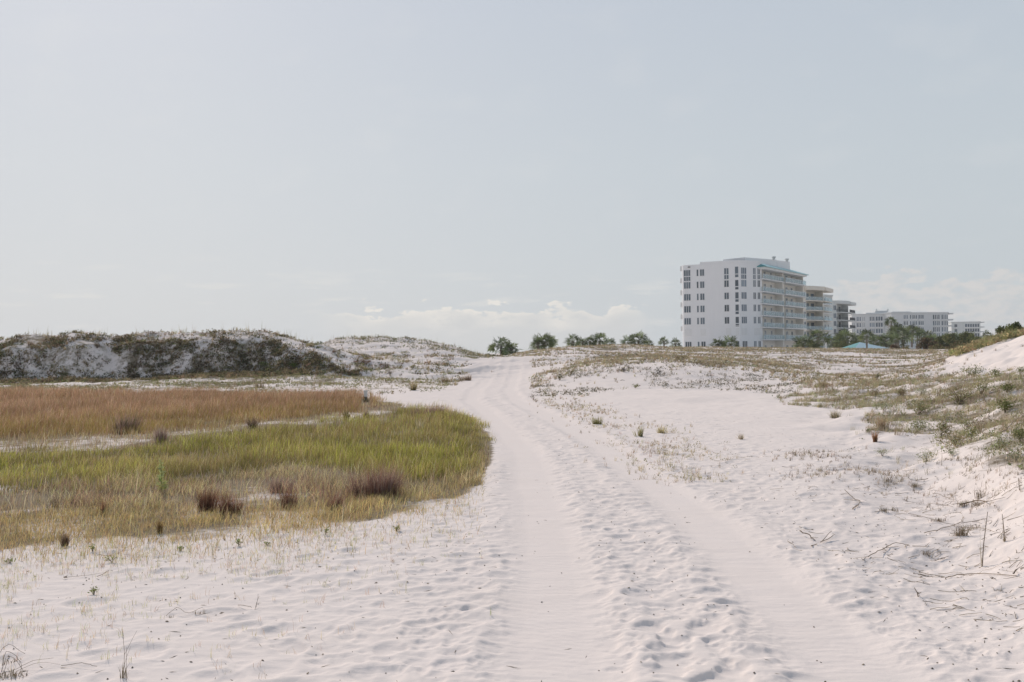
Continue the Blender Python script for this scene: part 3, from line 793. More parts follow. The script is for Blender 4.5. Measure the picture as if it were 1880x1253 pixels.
# knoll on the right
X0, Y0 = sample(36000, 9.5, 42, 1.2, .2, .62)
KN = [(1440, 738), (1500, 715), (1600, 700), (1760, 688), (1900, 686), (2100, 700), (2100, 870), (1880, 865), (1800, 830), (1700, 822), (1640, 800), (1590, 795), (1600, 760), (1540, 748)]
def kf(pp, rr, X, Y):
    n = fbm(X * .9, Y * .6, 111, 3); jx = pp + 30 * n; jy = rr + 18 * fbm(X, Y * .6, 114, 2)
    return inpoly(jx, jy, KN) * np.clip(.52 + 1.3 * n, .04, .95) + (rr > 760) * (rr < 900) * (pp > 1560) * .012
cover('knoll_plants', 'straw grass and small grey green plants covering the sandy knoll at right', X0, Y0, kf,
      [(3, 'grass', (.07, .22), [(.46, .39, .27), (.38, .32, .21), (.36, .34, .18), (.30, .23, .16)], 8),
       (1.2, 'leaf', (.05, .12), [(.20, .21, .10), (.28, .25, .16)], 12)])
# sparse patch of yellowing stems in the open sand right of the track
X0, Y0 = sample(9500, 12, 34, .8, .0, .3)
def kf(pp, rr, X, Y):
    n = fbm(X * 1.2, Y * .8, 121, 3)
    c = np.interp(rr, [735, 760, 790, 830, 870, 900], [1020, 1090, 1170, 1220, 1250, 1270]); w = np.interp(rr, [735, 790, 850, 900], [40, 70, 90, 50])
    return np.exp(-((pp - c) / w) ** 2) * np.clip(.42 + 1.2 * n, 0, 1) * (rr > 732) * (rr < 905)
cover('straw_weeds', 'sparse yellowing weeds thinly scattered on open sand right of the track', X0, Y0, kf,
      [(3, 'grass', (.04, .12), [(.46, .38, .24), (.40, .34, .20), (.36, .26, .19)], 6), (1, 'leaf', (.03, .07), [(.28, .25, .15)], 8)])
# matted straw in the right middle distance
X0, Y0 = sample(12000, 7, 16, .8, .2, .56)
def kf(pp, rr, X, Y):
    n = fbm(X * 1.5, Y * 1.0, 131, 3)
    a = np.exp(-((pp - 1500) / 60) ** 2 - ((rr - 838) / 9) ** 2) + .8 * np.exp(-((pp - 1540) / 90) ** 2 - ((rr - 872) / 12) ** 2)
    a += .45 * np.exp(-((pp - 1640) / 60) ** 2 - ((rr - 885) / 14) ** 2) + .4 * np.exp(-((pp - 1790) / 90) ** 2 - ((rr - 900) / 40) ** 2)
    a += .9 * sstep(1650, 1750, pp) * np.exp(-((rr - np.interp(pp, [1650, 1880], [840, 872])) / 15) ** 2) * .8
    return a * np.clip(.5 + 1.2 * n, 0, 1) * .8
cover('straw_mat', 'matted dead straw and stem bits on the right hand sand slope', X0, Y0, kf,
      [(3, 'grass', (.03, .09), [(.36, .29, .20), (.28, .22, .16), (.22, .17, .12)], 6)], 'straw')

# ------------------------------------------------------------------ single plants
def spot(px, row):
    gxy = ground(px, row)
    x, y = gxy
    return np.array([x, y, float(zground(x, y))])

def tussock(px, row, hpx, wpx, cols, label, n=260, lean=.35, group='dark tussocks in the marsh grass', cat='grass tussock', name='grass_tussock', tipc=None):
    p = spot(px, row); y = p[1]; k5 = sstep(20, 34, y); h = hpx * y / F * (1.15 - .25 * k5); w = wpx * y / F * (1.1 - .25 * k5); n = int(n * (1.6 - .9 * k5))
    A = Acc()
    rg = np.random.default_rng(int(px * 7 + row))
    cl_ = rg.normal(0, .30, (7, 2)); off = cl_[rg.integers(0, 7, n)] + rg.normal(0, .16, (n, 2)); off = off * w * .5
    PP = np.zeros((n, 3)); PP[:, 0] = off[:, 0]; PP[:, 1] = off[:, 1] * .8
    cc = pick(cols, np.ones(len(cols)), n, .25, rg)
    # outward splay
    d = PP[:, :2] / (w * .5 + 1e-6)
    H = h * rg.beta(2.2, 1.6, n) * 1.15 * (1 - .25 * np.clip(np.linalg.norm(d, axis=1), 0, 1.2))
    k0 = A.n
    blades(A, PP, H, max(.0028, y * .00030), np.clip(cc * .75, 0, 1), np.clip(cc * 1.35, 0, 1) if tipc is None else pick(tipc, np.ones(len(tipc)), n, .2, rg), lean, (0, 0), rg)
    V = A.v[-1].reshape(n, 5, 3)
    V[:, 2:4, :2] += (d * (H * .22)[:, None])[:, None]; V[:, 4, :2] += d * (H * .5)[:, None]
    A.v[-1] = V.reshape(-1, 3)
    return link(name, A.mesh(name), m_grass, label=label, cat=cat, group=group, loc=p)

RB = [(.21, .105, .07), (.15, .08, .055), (.28, .155, .10), (.11, .075, .05)]
PB = [(.27, .18, .15), (.20, .13, .105), (.34, .25, .20)]
tussock(380, 941, 52, 34, RB, 'upright dark rust tussock, left one of the pair near the lower edge of the grass', 420, .18)
tussock(424, 944, 44, 50, RB, 'wide splayed rust tussock, right one of the pair near the lower edge of the grass', 420, .3)
tussock(688, 913, 62, 92, PB + RB[:1], 'largest purplish brown tussock, domed, below the bright green grass', 900, .4)
tussock(530, 933, 38, 28, RB, 'small dark red tussock between the rust pair and the large domed one', 260, .25)
tussock(610, 935, 34, 58, RB + PB, 'low wide reddish tussock just left of the large domed one', 330, .4)
tussock(228, 797, 40, 70, PB + [(.10, .10, .04)], 'broad mauve brown tussock at the front edge of the rust coloured grass', 520, .4)
tussock(298, 812, 30, 44, PB + [GREY], 'pale greyish brown tussock on the bare strip between rust and green grass', 280, .4)
tussock(462, 788, 26, 22, [(.13, .095, .07), (.19, .13, .09)], 'small dark tussock at the right end of the bare strip', 200, .3)
tussock(118, 1003, 30, 16, [(.12, .085, .06), (.18, .12, .08)], 'thin dark tuft alone on white sand just outside the grass edge', 110, .4)
tussock(295, 980, 28, 16, [(.24, .16, .07), (.18, .12, .06)], 'narrow brown tuft in the golden fringe of the grass', 130, .25)
tussock(190, 945, 28, 16, [(.27, .15, .09), (.20, .12, .07)], 'slender reddish tuft in the thin straw grass far left of the rust pair', 110, .3)
tussock(97, 932, 22, 20, [(.17, .13, .09), (.23, .18, .13)], 'scruffy grey brown tuft, the leftmost, in thin straw grass', 120, .5)
tussock(637, 773, 24, 10, [(.13, .11, .045), (.18, .14, .06)], 'narrow dark upright tuft at the right end of the rust grass', 120, .12)
tussock(672, 768, 18, 18, [(.2, .14, .1), (.26, .18, .12)], 'short brown tuft between the dark upright tuft and the green grass', 110, .35)
tussock(790, 762, 22, 92, PB + [(.30, .20, .14)], 'long pinkish brown mound on the far rim of the green grass', 620, .4)
tussock(512, 905, 34, 52, PB, 'faded mauve tussock above the small dark red one', 260, .45)
tussock(770, 790, 24, 14, [(.5, .44, .34), (.36, .32, .18)], 'pale seed heads rising from the middle of the green grass', 60, .3)
tussock(706, 782, 22, 26, [(.55, .47, .38), (.40, .34, .22)], 'cluster of pale seed heads at the upper edge of the green grass', 90, .4)
tussock(476, 713, 18, 34, [(.20, .17, .10), (.15, .12, .08), (.27, .21, .13)], 'round brown tussock at the foot of the left dune behind the rust grass', 240, .35, 'tussocks at the foot of the left dunes')
tussock(758, 717, 26, 22, [(.34, .27, .14), (.28, .23, .12)], 'tall straw coloured clump between the dune foot and the track', 220, .12, 'tussocks at the foot of the left dunes')
tussock(858, 699, 16, 30, [(.27, .19, .11), (.20, .14, .09)], 'brown clump where the left dune ends at the sand track', 240, .35, 'tussocks at the foot of the left dunes')
tussock(822, 703, 18, 44, [(.29, .22, .13), (.22, .17, .10)], 'wide straw clump beside the brown clump at the end of the left dune', 260, .3, 'tussocks at the foot of the left dunes')
G5 = 'tufts on the open sand right of the track'
tussock(1100, 779, 16, 26, [(.22, .21, .09), (.30, .26, .13)], 'small olive tuft nearest the track on the open sand', 140, .45, G5)
tussock(1175, 802, 22, 16, [(.25, .24, .11), (.33, .29, .15)], 'upright green tuft casting a thin shadow on the open sand', 70, .3, G5)
tussock(1214, 796, 16, 34, [(.42, .37, .21), (.36, .31, .17)], 'pale yellowish tuft right of the upright green one', 130, .5, G5)
tussock(1362, 807, 14, 18, [(.38, .31, .2), (.3, .24, .17)], 'sparse dry tuft alone on bare sand farther right', 40, .5, G5)
tussock(1510, 712, 20, 30, [(.30, .23, .14), (.24, .19, .11)], 'straw tuft at the left end of the shrubs on the right bank', 180, .4, G5)
tussock(1535, 768, 16, 34, [(.33, .27, .17), (.24, .22, .13)], 'low dry tuft on the sand left of the knoll', 120, .6, G5)
tussock(1607, 812, 22, 14, [(.30, .16, .09), (.24, .14, .08)], 'rust tuft standing on the sandy lip of the knoll', 120, .3, G5)
tussock(1616, 789, 26, 40, [(.36, .28, .18), (.29, .20, .13)], 'loose straw and pink tuft behind the rust tuft on the knoll lip', 200, .4, G5)

def shrub(px, row, hpx, wpx, cols, label, group, n=500, leaf=.05, name='dune_shrub', cat='shrub', asp=.4, stems=7, flat=1.0):
    p = spot(px, row); y = p[1]; kb = 1.25 if group == 'shrubs on the sandy knoll at right' else 1.0; h = hpx * y / F * kb; w = wpx * y / F * kb; n = int(n * kb * kb)
    rg = np.random.default_rng(int(px * 3 + row * 5))
    root = link(name, None, label=label, cat=cat, group=group, loc=p)
    A = Acc(); B = Acc()
    tips = []
    for k in range(stems):
        a = rg.uniform(0, 6.283); rr = rg.uniform(.15, .95) ** .7
        tip = np.array([math.cos(a) * rr * w * .5, math.sin(a) * rr * w * .5 * .9, h * (1 - .55 * rr ** 2) * rg.uniform(.7, 1.0)])
        midp = tip * np.array([.45, .45, .6])
        tube(B, [[0, 0, -.03], midp * .5, midp, tip * .92], max(.0025, h * .016), max(.0012, h * .006), (.13, .10, .075), 4)
        tips.append(tip)
    tips = np.array(tips)
    k = rg.integers(0, len(tips), n)
    t = rg.uniform(.35, 1.0, n)[:, None]
    sp_ = np.array([w * .13, w * .13, h * .12])
    PP = tips[k] * np.concatenate([t, t, t ** .8], 1) + rg.normal(size=(n, 3)) * sp_
    PP[:, 2] = np.maximum(PP[:, 2], h * .04)
    cc = pick(cols, np.ones(len(cols)), n, .22, rg)
    leaves(A, PP, max(leaf, y * .0011) * rg.uniform(.6, 1.3, n), cc, rg, asp)
    link('foliage', A.mesh('foliage'), m_leaf, root)
    link('stem', B.mesh('stem'), m_twig, root)
    return root
GK = 'shrubs on the sandy knoll at right'
OG = [(.30, .30, .13), (.36, .35, .18), (.22, .23, .10)]
DG = [(.12, .14, .05), (.19, .20, .08), (.25, .25, .10)]
SG = [(.40, .41, .27), (.31, .33, .19), (.48, .46, .32)]
BR = [(.38, .29, .18), (.29, .21, .12), (.30, .28, .14)]
shrub(1608, 729, 16, 22, BR, 'round rusty shrub at the left front of the knoll', GK, 260, .04)
shrub(1656, 731, 18, 20, BR, 'round brown shrub second from the left on the knoll crest', GK, 260, .04)
shrub(1624, 756, 14, 26, SG, 'small grey green shrub sprawling on bare sand at the knoll edge', GK, 200, .035)
shrub(1690, 728, 18, 26, SG, 'pale thin shrub behind the knoll middle', GK, 160, .035)
shrub(1686, 762, 24, 42, OG + BR[:1], 'olive shrub left of the knoll middle', GK, 420, .04)
shrub(1762, 742, 34, 60, BR + OG[:1], 'big dry brown shrub with dark bare stems in the knoll middle', GK, 560, .035, stems=14)
shrub(1802, 725, 26, 20, OG, 'tall narrow olive shrub at the back of the knoll', GK, 240, .035)
shrub(1787, 692, 22, 34, DG, 'dark green shrub with one tall spike on the knoll skyline', GK, 320, .05)
shrub(1830, 696, 16, 26, OG, 'yellow green shrub beside the spiky dark one at the dune foot', GK, 220, .045)
shrub(1873, 688, 14, 18, OG, 'small green shrub at the right frame edge below the bare dune', GK, 160, .045)
shrub(1848, 720, 14, 22, DG, 'dark green tuft like shrub behind the dense dark one', GK, 220, .04)
shrub(1845, 758, 22, 28, DG, 'dense dark green shrub at the right side of the knoll', GK, 380, .035)
shrub(1682, 795, 22, 38, OG + SG[:1], 'olive shrub with dark roots on the front lip of the knoll', GK, 420, .035)
shrub(1728, 805, 28, 34, OG + BR, 'brown green shrub over an undercut dark hollow', GK, 420, .035)
shrub(1777, 786, 20, 22, OG, 'bright olive shrub above the forked green one', GK, 240, .03)
shrub(1782, 812, 24, 30, OG, 'forked green shrub at the knoll front', GK, 320, .03)
shrub(1758, 822, 22, 34, BR + SG[:1], 'dry straw shrub on the knoll lip, root dark', GK, 300, .03)
shrub(1800, 792, 22, 50, [(.36, .29, .20), (.30, .24, .16)], 'wide bleached shrub behind the arched dead branch', GK, 380, .025)
shrub(1620, 838, 12, 26, SG, 'little silvery shrub alone on the sand below the knoll', GK, 170, .02)
shrub(1700, 848, 20, 28, SG, 'silvery shrub at the knoll foot in front of the dark hollow', GK, 240, .02)
shrub(1748, 838, 14, 20, SG, 'small silvery shrub right of the dark hollow', GK, 170, .02)
shrub(1836, 828, 26, 24, OG + SG[:1], 'leggy green shrub near the right frame edge', GK, 240, .025)
shrub(1874, 812, 24, 28, OG, 'green shrub cut by the right frame edge', GK, 300, .03)
shrub(1866, 848, 16, 34, SG + BR[:1], 'grey low shrub at the lower right end of the knoll', GK, 240, .025)
GL = 'bushes on the left dunes'
shrub(484, 674, 12, 18, [(.24, .28, .07), (.18, .22, .06)], 'bright green bush at the foot of the shaded dune', GL, 260, .06)
shrub(538, 677, 13, 16, [(.20, .26, .06), (.14, .18, .05)], 'rounder bright green bush right of the other green one on the shaded dune', GL, 260, .06)
shrub(418, 680, 10, 26, [(.20, .21, .06), (.15, .16, .06)], 'low olive bush left of the bright green pair at the dune foot', GL, 220, .06)
shrub(272, 684, 10, 34, [(.23, .21, .07), (.17, .15, .06)], 'low yellow olive bush under the middle of the shaded dune', GL, 240, .06)
shrub(672, 670, 14, 36, [(.25, .13, .08), (.20, .12, .07)], 'rust red bush on the right shoulder of the left dune', GL, 320, .06)
shrub(707, 678, 13, 22, [(.20, .12, .08), (.15, .10, .07)], 'dark red brown bush just right of the rust one', GL, 240, .06)
shrub(716, 690, 10, 14, [(.10, .08, .06), (.14, .11, .07)], 'small blackish bush below the dark red brown one', GL, 160, .05)
shrub(178, 640, 12, 12, [(.10, .08, .05), (.17, .12, .07)], 'dark peaked bush on the edge where sunlit sand meets the shaded face', GL, 200, .06)
shrub(420, 651, 12, 20, [(.10, .12, .05), (.14, .14, .06)], 'dark bush high on the shaded dune face', GL, 240, .06)
shrub(445, 640, 12, 22, [(.19, .20, .09), (.25, .22, .12)], 'grassy bush just below the dune crest', GL, 200, .06)
GB = 'bushes on the bank right of the track'
shrub(1027, 699, 15, 26, [(.18, .17, .07), (.14, .12, .06)], 'dark olive bush at the track end of the bank', GB, 320, .05)
shrub(1046, 689, 10, 22, [(.22, .20, .08), (.13, .12, .05)], 'small olive bush right behind the one at the track end', GB, 220, .05)
shrub(1166, 713, 9, 14, [(.26, .25, .08), (.18, .17, .06)], 'little round yellow green bush below the bank', GB, 180, .04)
shrub(1146, 684, 10, 10, [(.07, .06, .045), (.10, .08, .06)], 'tiny blackish bush on the bank face', GB, 120, .045)
shrub(1212, 688, 10, 14, [(.09, .085, .05), (.13, .11, .07)], 'dark bush on bare sand of the bank face, second from the track end', GB, 140, .045)
shrub(1250, 664, 14, 26, [(.17, .14, .08), (.22, .18, .10)], 'brown bush breaking the grassy ridge of the bank', GB, 260, .05)
shrub(980, 735, 12, 16, [(.22, .19, .15), (.30, .26, .2)], 'thin grey bush on the sand at the right rim of the track', GB, 90, .035)
shrub(1610, 698, 12, 14, [(.08, .08, .05), (.11, .12, .06)], 'dark upright bush standing alone on the plateau left of the bare dune', GB, 140, .045)
shrub(1500, 692, 10, 30, [(.16, .15, .08), (.21, .18, .11)], 'low grey brown bush on the plateau', GB, 200, .05)

# tall green stalk in the marsh grass
p = spot(296, 906); A = Acc(); B = Acc(); rg = np.random.default_rng(3)
h = 62 * p[1] / F
root = link('flower_stalk', None, label='tall light green leafy stalk rising above the grass, left of the rust pair', cat='wild plant', loc=p)
tube(B, [[0, 0, -.02], [.004, 0, h * .5], [.0, .0, h]], .006, .003, (.22, .26, .08), 5)
n = 90; tt = rg.uniform(.05, 1, n); aa = rg.uniform(0, 6.28, n)
PP = np.stack([np.cos(aa) * .01, np.sin(aa) * .01, tt * h], -1)
leaves(A, PP, (.075 * (1.1 - tt) + .02), vary((.50, .52, .24), n), rg, .35, .1)
link('foliage', A.mesh('foliage'), m_leaf, root); link('stem', B.mesh('stem'), m_twig, root)

# bright small leafy plants on the near sand
for (px, row, hp, wp, lab) in [(206, 1033, 14, 24, 'bright green seedling cushion on white sand below the grass edge'),
                               (170, 1014, 14, 12, 'pale green sprig just above the bright seedling cushion'),
                               (728, 975, 12, 16, 'two leaved pale green sprig near the lower corner of the grass'),
                               (598, 982, 14, 10, 'small pale sprig with a dark foot left of the two leaved one'),
                               (490, 1002, 8, 12, 'yellow green sprig at the end of a dark strand of litter'),
                               (438, 1003, 12, 14, 'green sprig half way along the grass edge'),
                               (332, 1012, 8, 10, 'tiny olive sprig on the sand near the middle of the grass edge'),
                               (172, 1092, 16, 18, 'yellowish leafy sprig in the left foreground sand'),
                               (18, 1035, 12, 26, 'grey green low sprig at the left frame edge'),
                               (1000, 770, 3, 6, None)]:
    if lab:
        shrub(px, row, hp, wp, [(.36, .38, .15), (.28, .31, .12)], lab, 'green sprigs on the left sand', 60, .018, 'leafy_sprig', 'sprig', .45, 5)

# ------------------------------------------------------------------ dead sticks and stems on the right foreground sand
TW = [(.27, .215, .16), (.35, .28, .21), (.20, .155, .115)]
def stick_obj(name, label, cat, group, strands, blade=None):
    """strands: list of (list of (px,row,height m), r0, r1); each strand a real tube lying on or rising from the sand"""
    A = Acc()
    first = spot(strands[0][0][0][0], strands[0][0][0][1])
    for pts_, ra, rb in strands:
        P = []
        for (px, row, hz) in pts_:
            s_ = spot(px, row); P.append(s_ + np.array([0, 0, hz]) - first)
        P = np.array(P)
        if len(P) > 2:
            pass
        if len(P) > 1:
            Q_ = np.concatenate([[2 * P[0] - P[1]], P, [2 * P[-1] - P[-2]]]); out_ = []
            for i_ in range(1, len(Q_) - 2):
                for t_ in np.linspace(0, 1, 5)[:-1]:
                    a_, b__, c_, d_ = Q_[i_ - 1:i_ + 3]
                    out_.append(.5 * (2 * b__ + (c_ - a_) * t_ + (2 * a_ - 5 * b__ + 4 * c_ - d_) * t_ ** 2 + (3 * b__ - a_ - 3 * c_ + d_) * t_ ** 3))
            out_.append(P[-1]); P = np.array(out_)
            P[1:-1] += rng.normal(0, ra * .9, P[1:-1].shape) * [1, 1, .5]
        tube(A, P, ra * (.5 if group == GW else .72), rb * (.5 if group == GW else .72), random.choice(TW), 5)
    if blade:
        for (px, row, hp, wp, n, lean) in blade:
            s_ = spot(px, row); y = s_[1]; w = wp * y / F; hh_ = hp * y / F
            off = np.stack([rng.normal(0, .25, n) * w, rng.normal(0, .3, n) * w * .6, np.zeros(n)], -1)
            blades(A, s_ - first + off, hh_ * rng.uniform(.4, 1.1, n), .0034, pick([(.38, .31, .20), (.27, .21, .14), (.18, .14, .10)], [2, 2, 1], n), None, lean, (0, 0))
    return link(name, A.mesh(name), m_twig, label=label, cat=cat, group=group, loc=first)
GW = 'dead twigs on the left foreground sand'
GS = 'dead sticks on the right foreground sand'
stick_obj('dead_stick', 'long thin stick lying across the sand near the lower right corner', 'stick', GS,
          [([(1742, 1062, .012), (1775, 1059, .02), (1820, 1056, .012), (1866, 1060, .01)], .005, .0035), ([(1742, 1062, .01), (1728, 1068, .0)], .004, .002), ([(1860, 1058, .02), (1868, 1054, .03)], .008, .005)])
stick_obj('dead_stick', 'curved stick with frayed end between the small dimples, left of the tall thin stem', 'stick', GS,
          [([(1594, 1026, .01), (1620, 1014, .02), (1645, 1004, .03), (1671, 1006, .01)], .005, .003), ([(1594, 1026, .01), (1583, 1031, .01)], .003, .002), ([(1620, 1013, .02), (1650, 1008, .03)], .003, .002)])
stick_obj('dead_stick', 'sharply bent dark stick pointing like a chevron on the sand', 'stick', GS,
          [([(1551, 905, .03), (1568, 916, .02), (1579, 924, .01), (1568, 934, .01)], .005, .004), ([(1549, 922, .02), (1577, 924, .02)], .003, .003), ([(1566, 936, .01), (1577, 930, .01)], .008, .004)])
stick_obj('dead_stick', 'short pale stick slanting into a hollow at the edge of the smooth wheel rut', 'stick', GS,
          [([(1469, 983, .04), (1482, 989, .03), (1497, 996, .01)], .007, .005), ([(1490, 1004, .01), (1500, 1001, .01)], .006, .005)])
stick_obj('dead_stick', 'split stick forking up right beside the short pale stick', 'stick', GS,
          [([(1506, 998, .01), (1530, 990, .03)], .005, .004), ([(1507, 998, .01), (1527, 987, .05)], .004, .003)])
stick_obj('dead_stick', 'tiny dark twig left of the short pale stick by the smooth rut', 'stick', GS, [([(1446, 998, .01), (1462, 1008, .01)], .004, .002)])
stick_obj('dead_stick', 'thin twig lying just above the long thin stick', 'stick', GS, [([(1716, 1033, .01), (1742, 1026, .015)], .004, .003), ([(1722, 1028, .01), (1735, 1030, .01)], .003, .002)])
stick_obj('dead_stick', 'loose twig pointing left beneath the upper dead grass clump', 'stick', GS, [([(1699, 938, .01), (1714, 930, .03), (1750, 933, .01)], .0035, .002)])
stick_obj('dead_stick', 'hooked twig with side shoots left of the upper dead grass clump', 'stick', GS, [([(1725, 915, .04), (1735, 918, .03), (1752, 919, .03)], .004, .003), ([(1738, 911, .02), (1758, 911, .01)], .003, .003), ([(1748, 912, .03), (1752, 926, .01)], .003, .002)])
stick_obj('dead_stick', 'straight dark twig high on the slope below the silvery shrub', 'stick', GS, [([(1681, 884, .01), (1704, 882, .02)], .005, .006)])
stick_obj('dead_stick', 'long trailing root running left from the lower dead grass clump', 'stick', GS, [([(1668, 945, .01), (1700, 954, .015), (1742, 966, .02), (1755, 968, .02)], .0035, .002)])
GC = 'uprooted grass clumps on the right sand'
stick_obj('dead_grass_clump', 'upper uprooted grass clump with stiff spikes above a flat mat of roots', 'dead grass', GC,
          [([(1763, 931, .02), (1790, 925, .03), (1812, 926, .03)], .009, .006), ([(1812, 926, .03), (1846, 917, .02)], .004, .002)],
          [(1800, 915, 24, 20, 60, .35), (1770, 930, 12, 22, 50, .6), (1800, 928, 12, 36, 80, .8)])
stick_obj('dead_grass_clump', 'lower uprooted grass clump with splayed straw and a long stem pointing left', 'dead grass', GC,
          [([(1697, 981, .01), (1730, 974, .02), (1765, 970, .05)], .005, .004), ([(1765, 972, .05), (1812, 962, .04)], .004, .002), ([(1762, 975, .03), (1810, 975, .02), (1848, 986, .01)], .0035, .002)],
          [(1763, 985, 26, 24, 110, .8), (1790, 972, 12, 40, 60, .9), (1722, 958, 10, 26, 60, .7)])
stick_obj('dead_grass_clump', 'flat little straw clump with two tufts left of the big dead clumps', 'dead grass', GC,
          [([(1606, 941, .01), (1640, 938, .02)], .003, .002)], [(1622, 940, 10, 16, 50, .9), (1641, 938, 12, 14, 50, .8)])
stick_obj('dead_grass_clump', 'small knot of straw with a root trailing left, farthest up the slope', 'dead grass', GC,
          [([(1585, 897, .01), (1608, 891, .01), (1630, 890, .01)], .003, .002)], [(1630, 885, 12, 16, 60, .7), (1655, 884, 6, 16, 30, .9)])
stick_obj('dead_grass_clump', 'frayed straw knot beside the straight dark twig', 'dead grass', GC,
          [([(1676, 893, .01), (1697, 902, .01)], .003, .002)], [(1681, 895, 10, 16, 60, .8)])
stick_obj('dead_grass_clump', 'wiry dark grass knot half buried under the lower dead clump', 'dead grass', GC,
          [([(1692, 1014, .02), (1712, 1016, .0)], .002, .002)], [(1702, 1017, 11, 26, 46, .9)])
GT = 'lone stems standing on the right sand'
def stem(px, row, hpx, lean, label, side=None, leaf=0):
    p = spot(px, row); h = hpx * p[1] / F
    A = Acc()
    P = [[0, 0, -.02], [lean * h * .3, 0, h * .4], [lean * h, 0, h]]
    tube(A, P, .0045, .0022, random.choice(TW), 5)
    if side: tube(A, [[lean * h * .3, 0, h * .3], [lean * h * .3 + side * h, .01, h * .42]], .003, .002, TW[0], 4)
    if leaf: blades(A, np.tile([[0, 0, h * .0]], (leaf, 1)) + rng.normal(0, .006, (leaf, 3)) * [1, 1, 0], h * rng.uniform(.3, 1.1, leaf), .003, vary((.40, .31, .19), leaf), None, .35, (0, 0))
    return link('dry_stem', A.mesh('dry_stem'), m_twig, label=label, cat='stem', group=GT, loc=p)
stem(1845, 991, 50, -.08, 'stout dry stem with leaves at the right, its shadow falling toward the viewer', .25, 12)
stem(1803, 1040, 100, .12, 'tallest thin stem, rising between the lower dead clump and the long thin stick', None, 4)
stem(1872, 900, 22, -.1, 'short dry stem with a fork near the right frame edge', .35, 5)
stem(1729, 855, 20, .05, 'short brown stem on the bare slope below the dark hollow', None, 3)
stem(1687, 1096, 16, -.5, 'small bent stem over a deep footprint in the right foreground', .5, 2)
# left foreground twigs
GW = 'dead twigs on the left foreground sand'
stick_obj('dead_twig', 'tangle of arched dark twigs in the lower left corner', 'twig', GW,
          [([(2, 1234, .0), (12, 1222, .07), (34, 1228, .05), (40, 1240, .0)], .003, .002), ([(0, 1240, .01), (24, 1242, .03), (60, 1232, .05), (98, 1216, .02)], .003, .0015),
           ([(4, 1244, .01), (20, 1234, .08), (44, 1238, .01)], .0025, .002), ([(0, 1215, .06), (16, 1208, .08), (46, 1212, .03)], .003, .002), ([(30, 1240, .02), (70, 1228, .03), (110, 1224, .01)], .002, .001)],
          [(20, 1244, 18, 50, 60, .9), (20, 1216, 14, 70, 40, .8)])
stick_obj('dead_twig', 'long straight twig lying flat between the tangle and the branching dry plant', 'twig', GW,
          [([(112, 1226, .01), (150, 1226, .02), (178, 1230, .015)], .003, .0025)])
stick_obj('dead_twig', 'pale twig arching over shaded sand right of the tangle', 'twig', GW,
          [([(305, 1132, .01), (325, 1127, .04), (345, 1130, .02), (372, 1125, .03)], .003, .002)], [(366, 1128, 9, 20, 18, .5), (316, 1132, 6, 18, 12, .7)])
stick_obj('dead_twig', 'dark forked twig on smooth sand at the middle of the left foreground', 'twig', GW,
          [([(437, 1114, .01), (448, 1120, .02), (462, 1121, .01)], .004, .003), ([(468, 1122, .0), (476, 1110, .05)], .003, .002), ([(470, 1120, .01), (474, 1114, .08)], .0025, .0015)])
stick_obj('dead_twig', 'long flat dark strand in the sand under the grass edge', 'twig', GW,
          [([(178, 1021, .01), (205, 1020, .012), (218, 1016, .012), (234, 1008, .01)], .005, .002)])
stick_obj('dead_twig', 'thin straight twig with dark knot at one end, left sand', 'twig', GW,
          [([(118, 1064, .015), (150, 1060, .01), (200, 1054, .01)], .003, .0015), ([(118, 1064, .015), (123, 1062, .02)], .008, .005), ([(178, 1062, .01), (200, 1054, .02)], .005, .004)])
stick_obj('dead_twig', 'slender branching dry plant rising at the lower left', 'twig', GW,
          [([(228, 1240, .0), (228, 1240, .10), (224, 1236, .22)], .003, .002), ([(228, 1240, .05), (240, 1232, .12)], .002, .0012), ([(228, 1240, .10), (252, 1232, .2)], .002, .001), ([(232, 1250, .0), (232, 1248, .16)], .0025, .0015)],
          [(228, 1246, 30, 14, 14, .3)])
# arched dead branch on the knoll
stick_obj('dead_branch', 'long dark arched branch curving through the shrubs on the knoll', 'branch', None,
          [([(1795, 797, .05), (1812, 800, .03), (1840, 797, .03), (1860, 785, .08), (1870, 772, .16)], .014, .006), ([(1826, 790, .02), (1818, 782, .08), (1816, 772, .16)], .012, .006)])
stick_obj('dead_branch', 'dark upright snag with two prongs behind the arched branch', 'branch', None,
          [([(1812, 745, .0), (1808, 742, .10), (1806, 738, .16)], .02, .01), ([(1812, 745, .02), (1818, 744, .14)], .014, .008), ([(1812, 745, .02), (1830, 744, .04)], .01, .006)])

